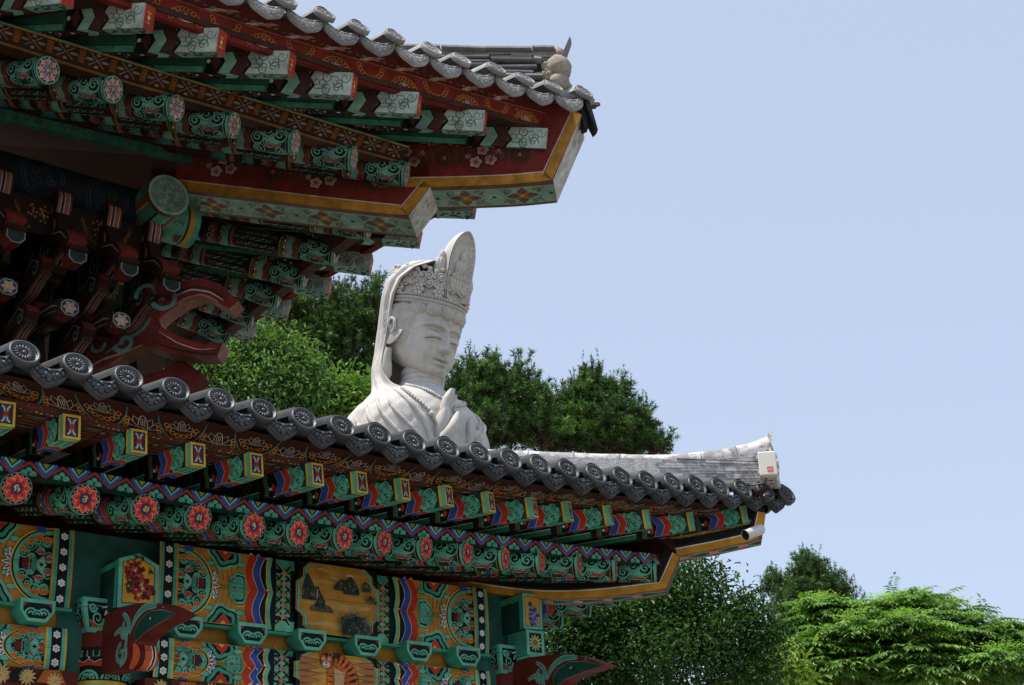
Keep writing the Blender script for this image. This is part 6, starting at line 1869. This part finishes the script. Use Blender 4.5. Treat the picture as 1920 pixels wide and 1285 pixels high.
# ================================================================== trees
def fast_mesh(name, verts, nper, cols, mat):
    """verts: (n * nper, 3); every nper vertices are one face; cols: (n, 3)"""
    nf = len(verts) // nper
    me = bpy.data.meshes.new(name)
    me.vertices.add(len(verts)); me.vertices.foreach_set("co", np.asarray(verts, np.float32).ravel())
    me.loops.add(len(verts)); me.loops.foreach_set("vertex_index", np.arange(len(verts), dtype=np.int32))
    me.polygons.add(nf)
    me.polygons.foreach_set("loop_start", np.arange(0, len(verts), nper, dtype=np.int32))
    me.polygons.foreach_set("loop_total", np.full(nf, nper, np.int32))
    at = me.color_attributes.new("Col", 'FLOAT_COLOR', 'CORNER')
    c = np.ones((nf, 4), np.float32); c[:, :3] = cols
    at.data.foreach_set("color", np.repeat(c, nper, axis=0).ravel())
    me.materials.append(MATS[mat]); me.update(calc_edges=True)
    return me
def unit(a):
    return a / (np.linalg.norm(a, axis=-1, keepdims=True) + 1e-9)
def blobs_3d(px, d):
    out = []
    for x, y, rx, ry, *dz in px:
        c = atD(x, y, d + (dz[0] if dz else 0)); s = np.linalg.norm(c - CAM) / FPX
        out.append((c, rx * s, ry * s))
    return out
CAMR = RR[:, 0] * np.array((1, 1, 0)); CAMR /= np.linalg.norm(CAMR)
CAMT = np.array((CAMR[1], -CAMR[0], 0))
def sample(rng, B, n, shell=.45):
    vol = np.array([rx * rx * ry for c, rx, ry in B]) ** .8; vol /= vol.sum()
    k = rng.choice(len(B), n, p=vol)
    d = unit(rng.normal(size=(n, 3))); r = (shell + (1 - shell) * rng.random(n) ** .7)[:, None]
    r *= (1 + .16 * np.sin(d[:, :1] * 7 + k[:, None]) * np.sin(d[:, 2:] * 9 + 2 * k[:, None]))
    C = np.array([b[0] for b in B])[k]; R = np.array([(b[1], b[2]) for b in B])[k]
    off = d * r
    P = C + CAMR * (off[:, :1] * R[:, :1]) + CAMT * (off[:, 1:2] * R[:, :1] * .9) + np.array((0, 0, 1)) * (off[:, 2:] * R[:, 1:])
    return P, unit(CAMR * d[:, :1] + CAMT * d[:, 1:2] + np.array((0, 0, 1)) * d[:, 2:]), k
def trunk_mesh(name, root, B, base, r, rng, lean=None, limbs=None):
    g = Geo(); top = np.mean([b[0] for b in B], axis=0); hi = max(b[0][2] + b[2] * .2 for b in B) - r
    P = [np.array(base)]
    for t in np.linspace(.2, 1, 7):
        P.append(np.array(base) * (1 - t) + np.array((top[0], top[1], hi)) * t + rng.normal(size=3) * (.12, .12, 0))
    g.tube(P, [r * (1 - .8 * i / 7) for i in range(8)], W1, 9)
    for c, rx, ry in B:
        t = np.clip((c[2] - .9 * ry - base[2]) / (hi - base[2]), .25, .9)
        s = np.array(base) * (1 - t) + np.array((top[0], top[1], hi)) * t
        m = (s + c) / 2 + np.array((0, 0, -.12 * rx))
        g.tube([s, m, c], [r * .38 * (1.1 - t), r * .24, r * .07], W1, 6)
        for _ in range(3):
            e = c + rng.normal(size=3) * np.array((rx, rx, ry)) * .42
            g.tube([m * .4 + c * .6, (c + e) / 2, e], [r * .12, r * .08, r * .03], W1, 5)
    return g.build("trunk", "bark", root)
def tree(kind, label, cat, group, px, d, seed, n, r, maker, **kw):
    rng = np.random.default_rng(seed)
    B = blobs_3d(px, d); c = np.mean([b[0] for b in B], axis=0)
    base = (c[0], c[1], 0.0)
    root = thing(kind, label, cat, base, group)
    trunk_mesh("trunk", root, B, base, r, rng)
    me = maker(rng, B, n, **kw)
    o = bpy.data.objects.new("crown", me); link(o, root); o.matrix_parent_inverse = wm(root).inverted()
    return root
def pine_crown(rng, B, n, L=.17, nl=.15, need=26, dark=(.016, .060, .016), lite=(.15, .29, .05), w=.025, per=9):
    """shoots gathered in tufts at the branch ends, dark gaps between the tufts"""
    m = n // per
    T, N, k = sample(rng, B, m, .35)
    A = unit(N * .75 + np.array((0, 0, .75)) + rng.normal(size=T.shape) * .25)
    P = np.repeat(T, per, 0); ax0 = np.repeat(A, per, 0); n = len(P)
    sp = unit(rng.normal(size=P.shape)); R = rng.uniform(.5, 1.2, m).repeat(per)[:, None]
    P = P + sp * np.array((1, 1, .5)) * (.42 * R * rng.random((n, 1)) ** .5)
    ax = unit(ax0 * .7 + sp * .7 + np.array((0, 0, .5)))
    Ls = L * rng.uniform(.6, 1.3, n); cand = rng.random(n) < .05 + .38 * np.clip(np.repeat(N[:, 2], per), 0, 1)
    Ls[cand] *= 2.7; ax[cand] = unit(np.array((0, 0, 1.0)) + rng.normal(size=(cand.sum(), 3)) * .12)
    t = rng.random((n, need)) ** .8
    root = P[:, None] + ax[:, None] * (Ls[:, None] * t)[..., None]
    dr = unit(rng.normal(size=(n, need, 3)))
    dr = unit(dr - ax[:, None] * np.sum(dr * ax[:, None], -1, keepdims=True))
    dr = unit(dr + ax[:, None] * (.15 + .75 * t[..., None]) + rng.normal(size=dr.shape) * .15)
    ln = nl * rng.uniform(.7, 1.2, (n, need)); ln[cand] *= .5
    tip = root + dr * ln[..., None]
    sd = unit(np.cross(dr, rng.normal(size=dr.shape))) * w * .5
    V = np.stack([root - sd, root + sd, tip], 2).reshape(-1, 3)
    f = np.clip(rng.random((m, 1)).repeat(per, 0)[:, :, None] * .55 + .45 * t[..., None] ** 2 * rng.random((n, 1, 1)), 0, 1)
    C = (np.array(dark) * (1 - f) + np.array(lite) * f) * rng.uniform(.75, 1.25, (n, need, 1)) * rng.uniform(.6, 1.25, (m, 1)).repeat(per, 0)[:, :, None]
    dead = rng.random((n, need)) < .015
    C[dead] = (.16, .09, .04)
    sd2 = unit(np.cross(ax, rng.normal(size=ax.shape))) * .012
    V2 = np.stack([P - sd2 - ax * .16, P + sd2 - ax * .16, P + ax * Ls[:, None]], 1).reshape(-1, 3)
    Tr = np.repeat(T - A * .55, per, 0); sd3 = unit(np.cross(P - Tr, rng.normal(size=P.shape))) * .016
    V3 = np.stack([Tr - sd3, Tr + sd3, P], 1).reshape(-1, 3)
    V = np.concatenate([V, V2, V3]); C = np.concatenate([C.reshape(-1, 3), np.tile((.07, .05, .03), (2 * n, 1))])
    return fast_mesh("crown", V, 3, C, "needle")
def leaf_quads(rng, P, dr, up, L, W, col, mat, fold=.25):
    """pointed leaves: two triangles-pairs folded along the midrib"""
    sd = unit(np.cross(dr, up)); nn = np.cross(sd, dr)
    a = P; b = P + dr * (L * .45)[:, None] + sd * W[:, None] * .5 + nn * (W * fold)[:, None]
    c = P + dr * L[:, None] - nn * (L * .12)[:, None]; e = P + dr * (L * .45)[:, None] - sd * W[:, None] * .5 + nn * (W * fold)[:, None]
    V = np.concatenate([np.stack([a, b, c], 1), np.stack([a, c, e], 1)]).reshape(-1, 3)
    return fast_mesh("crown", V, 3, np.concatenate([col, col]), mat)
def leafy_crown(rng, B, n, L=.10, W=.05, dark=(.02, .065, .012), lite=(.09, .20, .03), droop=.5, per=9, shell=.35, spread=1.6):
    m = n // per
    P, N, k = sample(rng, B, m, shell)
    ax = unit(N + rng.normal(size=P.shape) * .5 + np.array((0, 0, .25)))
    P = np.repeat(P, per, 0); A = np.repeat(ax, per, 0); nn = len(P)
    off = rng.normal(size=(nn, 3)) * L * spread
    P = P + off
    dr = unit(A * .6 + rng.normal(size=(nn, 3)) * .75 - np.array((0, 0, droop)))
    up = unit(np.array((0, 0, 1.0)) + rng.normal(size=(nn, 3)) * .45 + A * .3)
    f = np.repeat(rng.random(m), per) * .6 + rng.random(nn) * .4
    C = np.array(dark) * (1 - f[:, None]) + np.array(lite) * f[:, None]
    return leaf_quads(rng, P, dr, up, L * rng.uniform(.6, 1.25, nn), W * rng.uniform(.7, 1.2, nn), C, "leaf")
def frond_crown(rng, B, n, FL=.60, pairs=12, LL=.115, LW=.040, dark=(.045, .13, .02), lite=(.21, .37, .07)):
    per = 9; m0 = n // per                            # whorls of fronds at the twig ends
    P, N, k = sample(rng, B, m0, .35)
    P = np.repeat(P, per, 0); N = np.repeat(N, per, 0); n = len(P)
    th = np.tile(np.arange(per) * 2 * math.pi / per, m0) + rng.uniform(0, 6.28, m0).repeat(per)
    N = N * .35 + np.stack([np.cos(th), np.sin(th), np.full(n, .12)], 1)
    hz = unit(N * np.array((1, 1, .25)) + rng.normal(size=P.shape) * np.array((.55, .55, .12)))
    Ls = FL * rng.uniform(.6, 1.15, n)
    VP, VD, VU, CL = [], [], [], []
    fcol = rng.random(m0).repeat(per) * .7 + rng.random(n) * .3
    for j in range(pairs * 2 + 1):
        i = min(j // 2, pairs); s = 1 if j % 2 else -1
        t = .12 + .86 * i / pairs
        q = P + hz * (Ls * t)[:, None] + np.array((0, 0, 1.0)) * (Ls * (.30 * t - .42 * t * t))[:, None]
        tan = unit(hz + np.array((0, 0, 1.0)) * (.30 - .84 * t))
        side = unit(np.cross(tan, np.array((0, 0, 1.0)))) * s
        dr = unit(side + tan * .55 - np.array((0, 0, .35)) + rng.normal(size=q.shape) * .12) if j < pairs * 2 else tan
        VP.append(q); VD.append(dr); VU.append(unit(np.array((0, 0, 1.0)) + rng.normal(size=q.shape) * .15)); CL.append(np.clip(fcol + rng.normal(size=n) * .15, 0, 1))
    top = N[:, 2].argsort()[-n // 7:]                  # pale flower sprays standing above the leaves
    for _ in range(16):
        VP.append(P[top] + rng.normal(size=(len(top), 3)) * (.13, .13, .03) + np.array((0, 0, .16))); VD.append(unit(rng.normal(size=(len(top), 3)) * (1, 1, .3) + np.array((0, 0, .5)))); VU.append(unit(np.array((0, 0, 1.0)) + rng.normal(size=(len(top), 3)) * .4)); CL.append(np.full(len(top), 1.75))
    Pq = np.concatenate(VP); D = np.concatenate(VD); Uq = np.concatenate(VU); f = np.concatenate(CL)[:, None]
    C = np.array(dark) * (1 - f) + np.array(lite) * f
    m = len(Pq)
    sc = np.where(f[:, 0] > 1.5, .45, 1.0)
    return leaf_quads(rng, Pq, D, Uq, LL * sc * rng.uniform(.75, 1.2, m), LW * sc * rng.uniform(.8, 1.2, m), C, "leaf", .15)

GP = "pines standing behind the statue and pavilion"
tree("pine_tree", "dense dark pine filling the gap between the hall eave and the statue's left side", "pine", GP,
     [(640, 600, 70, 62), (600, 640, 70, 60), (560, 620, 60, 52, 1), (690, 610, 45, 70), (665, 680, 60, 60), (690, 560, 22, 34), (640, 560, 30, 30), (520, 600, 50, 40), (545, 580, 34, 26), (600, 720, 90, 50, 1), (680, 730, 60, 40), (585, 565, 34, 30), (705, 540, 12, 20)], 40, 3, 5000, .32, pine_crown)
tree("pine_tree", "bright green pine rising directly right of the statue's face and chest", "pine", GP,
     [(920, 715, 40, 46), (890, 760, 60, 50), (950, 760, 60, 52), (860, 720, 28, 30), (985, 770, 40, 52), (930, 800, 90, 36), (962, 700, 26, 30), (1000, 735, 18, 26), (865, 790, 40, 40), (918, 684, 14, 22), (850, 755, 26, 30), (880, 700, 16, 22), (1010, 800, 46, 34), (965, 740, 20, 40)], 37, 5, 4000, .30, pine_crown)
tree("pine_tree", "pine with stepped upright shoots sloping down to the right beside the hip ridge", "pine", GP,
     [(1105, 745, 40, 46), (1160, 750, 34, 40), (1060, 785, 40, 44), (1120, 800, 90, 40), (1190, 800, 34, 34), (1225, 828, 30, 20), (1108, 712, 16, 24), (1158, 722, 16, 20), (1040, 760, 22, 30), (1200, 780, 14, 22), (1243, 828, 12, 12), (1050, 820, 60, 30), (1150, 830, 70, 24), (1020, 800, 34, 36), (1085, 800, 60, 34), (1190, 765, 10, 14), (1130, 735, 10, 26)], 39, 8, 3900, .30, pine_crown)
tree("pine_tree", "small pine top standing alone against the sky above the feathery tree", "pine", GP,
     [(1515, 1085, 34, 34), (1470, 1100, 36, 22), (1560, 1105, 40, 26), (1512, 1060, 14, 20), (1500, 1125, 60, 26), (1590, 1115, 16, 20), (1450, 1095, 14, 12)], 44, 11, 1300, .26, pine_crown)
tree("broadleaf_tree", "light green broadleaf tree with small glossy leaves below the red hall brackets", "tree", "broadleaf trees around the pavilion",
     [(470, 690, 70, 55), (420, 720, 70, 60), (520, 710, 70, 60), (560, 750, 60, 50), (380, 700, 46, 40), (470, 650, 40, 30), (530, 665, 40, 34), (440, 660, 40, 30), (350, 740, 60, 60), (480, 760, 110, 50), (585, 720, 30, 30)], 29.5, 21, 30000, .2, leafy_crown, L=.15, W=.06, dark=(.03, .085, .022), lite=(.20, .34, .095), per=26, spread=1.5, shell=.5)
tree("shrub", "yellow green leafy shrub in front of the pine, left of the statue's shoulder", "shrub", None,
     [(640, 765, 36, 30), (670, 750, 24, 24), (612, 775, 30, 30), (650, 790, 44, 26), (625, 742, 20, 16)], 30, 23, 5200, .08, leafy_crown, L=.17, W=.09, dark=(.05, .12, .02), lite=(.19, .33, .05))
tree("broadleaf_tree", "dark evergreen broadleaf tree below the corner of the pavilion eave", "tree", "broadleaf trees around the pavilion",
     [(1290, 1110, 70, 56), (1200, 1170, 110, 60), (1100, 1190, 90, 70), (1330, 1180, 90, 60), (1395, 1170, 44, 50), (1250, 1240, 150, 60), (1080, 1250, 90, 60), (1400, 1240, 60, 60), (1320, 1080, 36, 30), (1240, 1130, 60, 40), (1420, 1150, 24, 26), (1150, 1160, 90, 46), (1060, 1160, 50, 44), (1430, 1190, 40, 46), (1400, 1120, 24, 20)], 19, 31, 36000, .2, leafy_crown, L=.075, W=.038, dark=(.008, .032, .010), lite=(.075, .17, .035), droop=.1, per=24, spread=1.7, shell=.55)
tree("feathery_tree", "bright green tree with layered feathery compound leaves in the lower right corner", "tree", None,
     [(1545, 1150, 44, 12), (1500, 1178, 46, 12), (1600, 1180, 50, 12, -1), (1660, 1148, 40, 10), (1715, 1135, 46, 11, .5), (1770, 1158, 44, 11), (1680, 1182, 54, 13, -1), (1760, 1195, 56, 12, -.5), (1840, 1186, 50, 11), (1895, 1205, 44, 11),
      (1465, 1212, 40, 12), (1540, 1216, 56, 13, -1), (1630, 1222, 60, 13, -.5), (1720, 1230, 60, 13, -1), (1810, 1226, 56, 12), (1880, 1240, 50, 12, -1), (1480, 1250, 50, 13), (1570, 1258, 60, 13, -1), (1660, 1262, 56, 12), (1760, 1268, 60, 13, -1), (1850, 1275, 60, 12), (1440, 1280, 50, 13), (1540, 1290, 60, 12), (1625, 1200, 30, 9, 1)], 25, 41, 4300, .16, frond_crown)
tree("shrub", "pale lime green shrub low in front of the dark evergreen, bottom edge", "shrub", None,
     [(1470, 1275, 34, 18), (1430, 1285, 40, 18)], 22, 43, 2400, .05, leafy_crown, L=.13, W=.06, dark=(.10, .18, .02), lite=(.28, .40, .06))
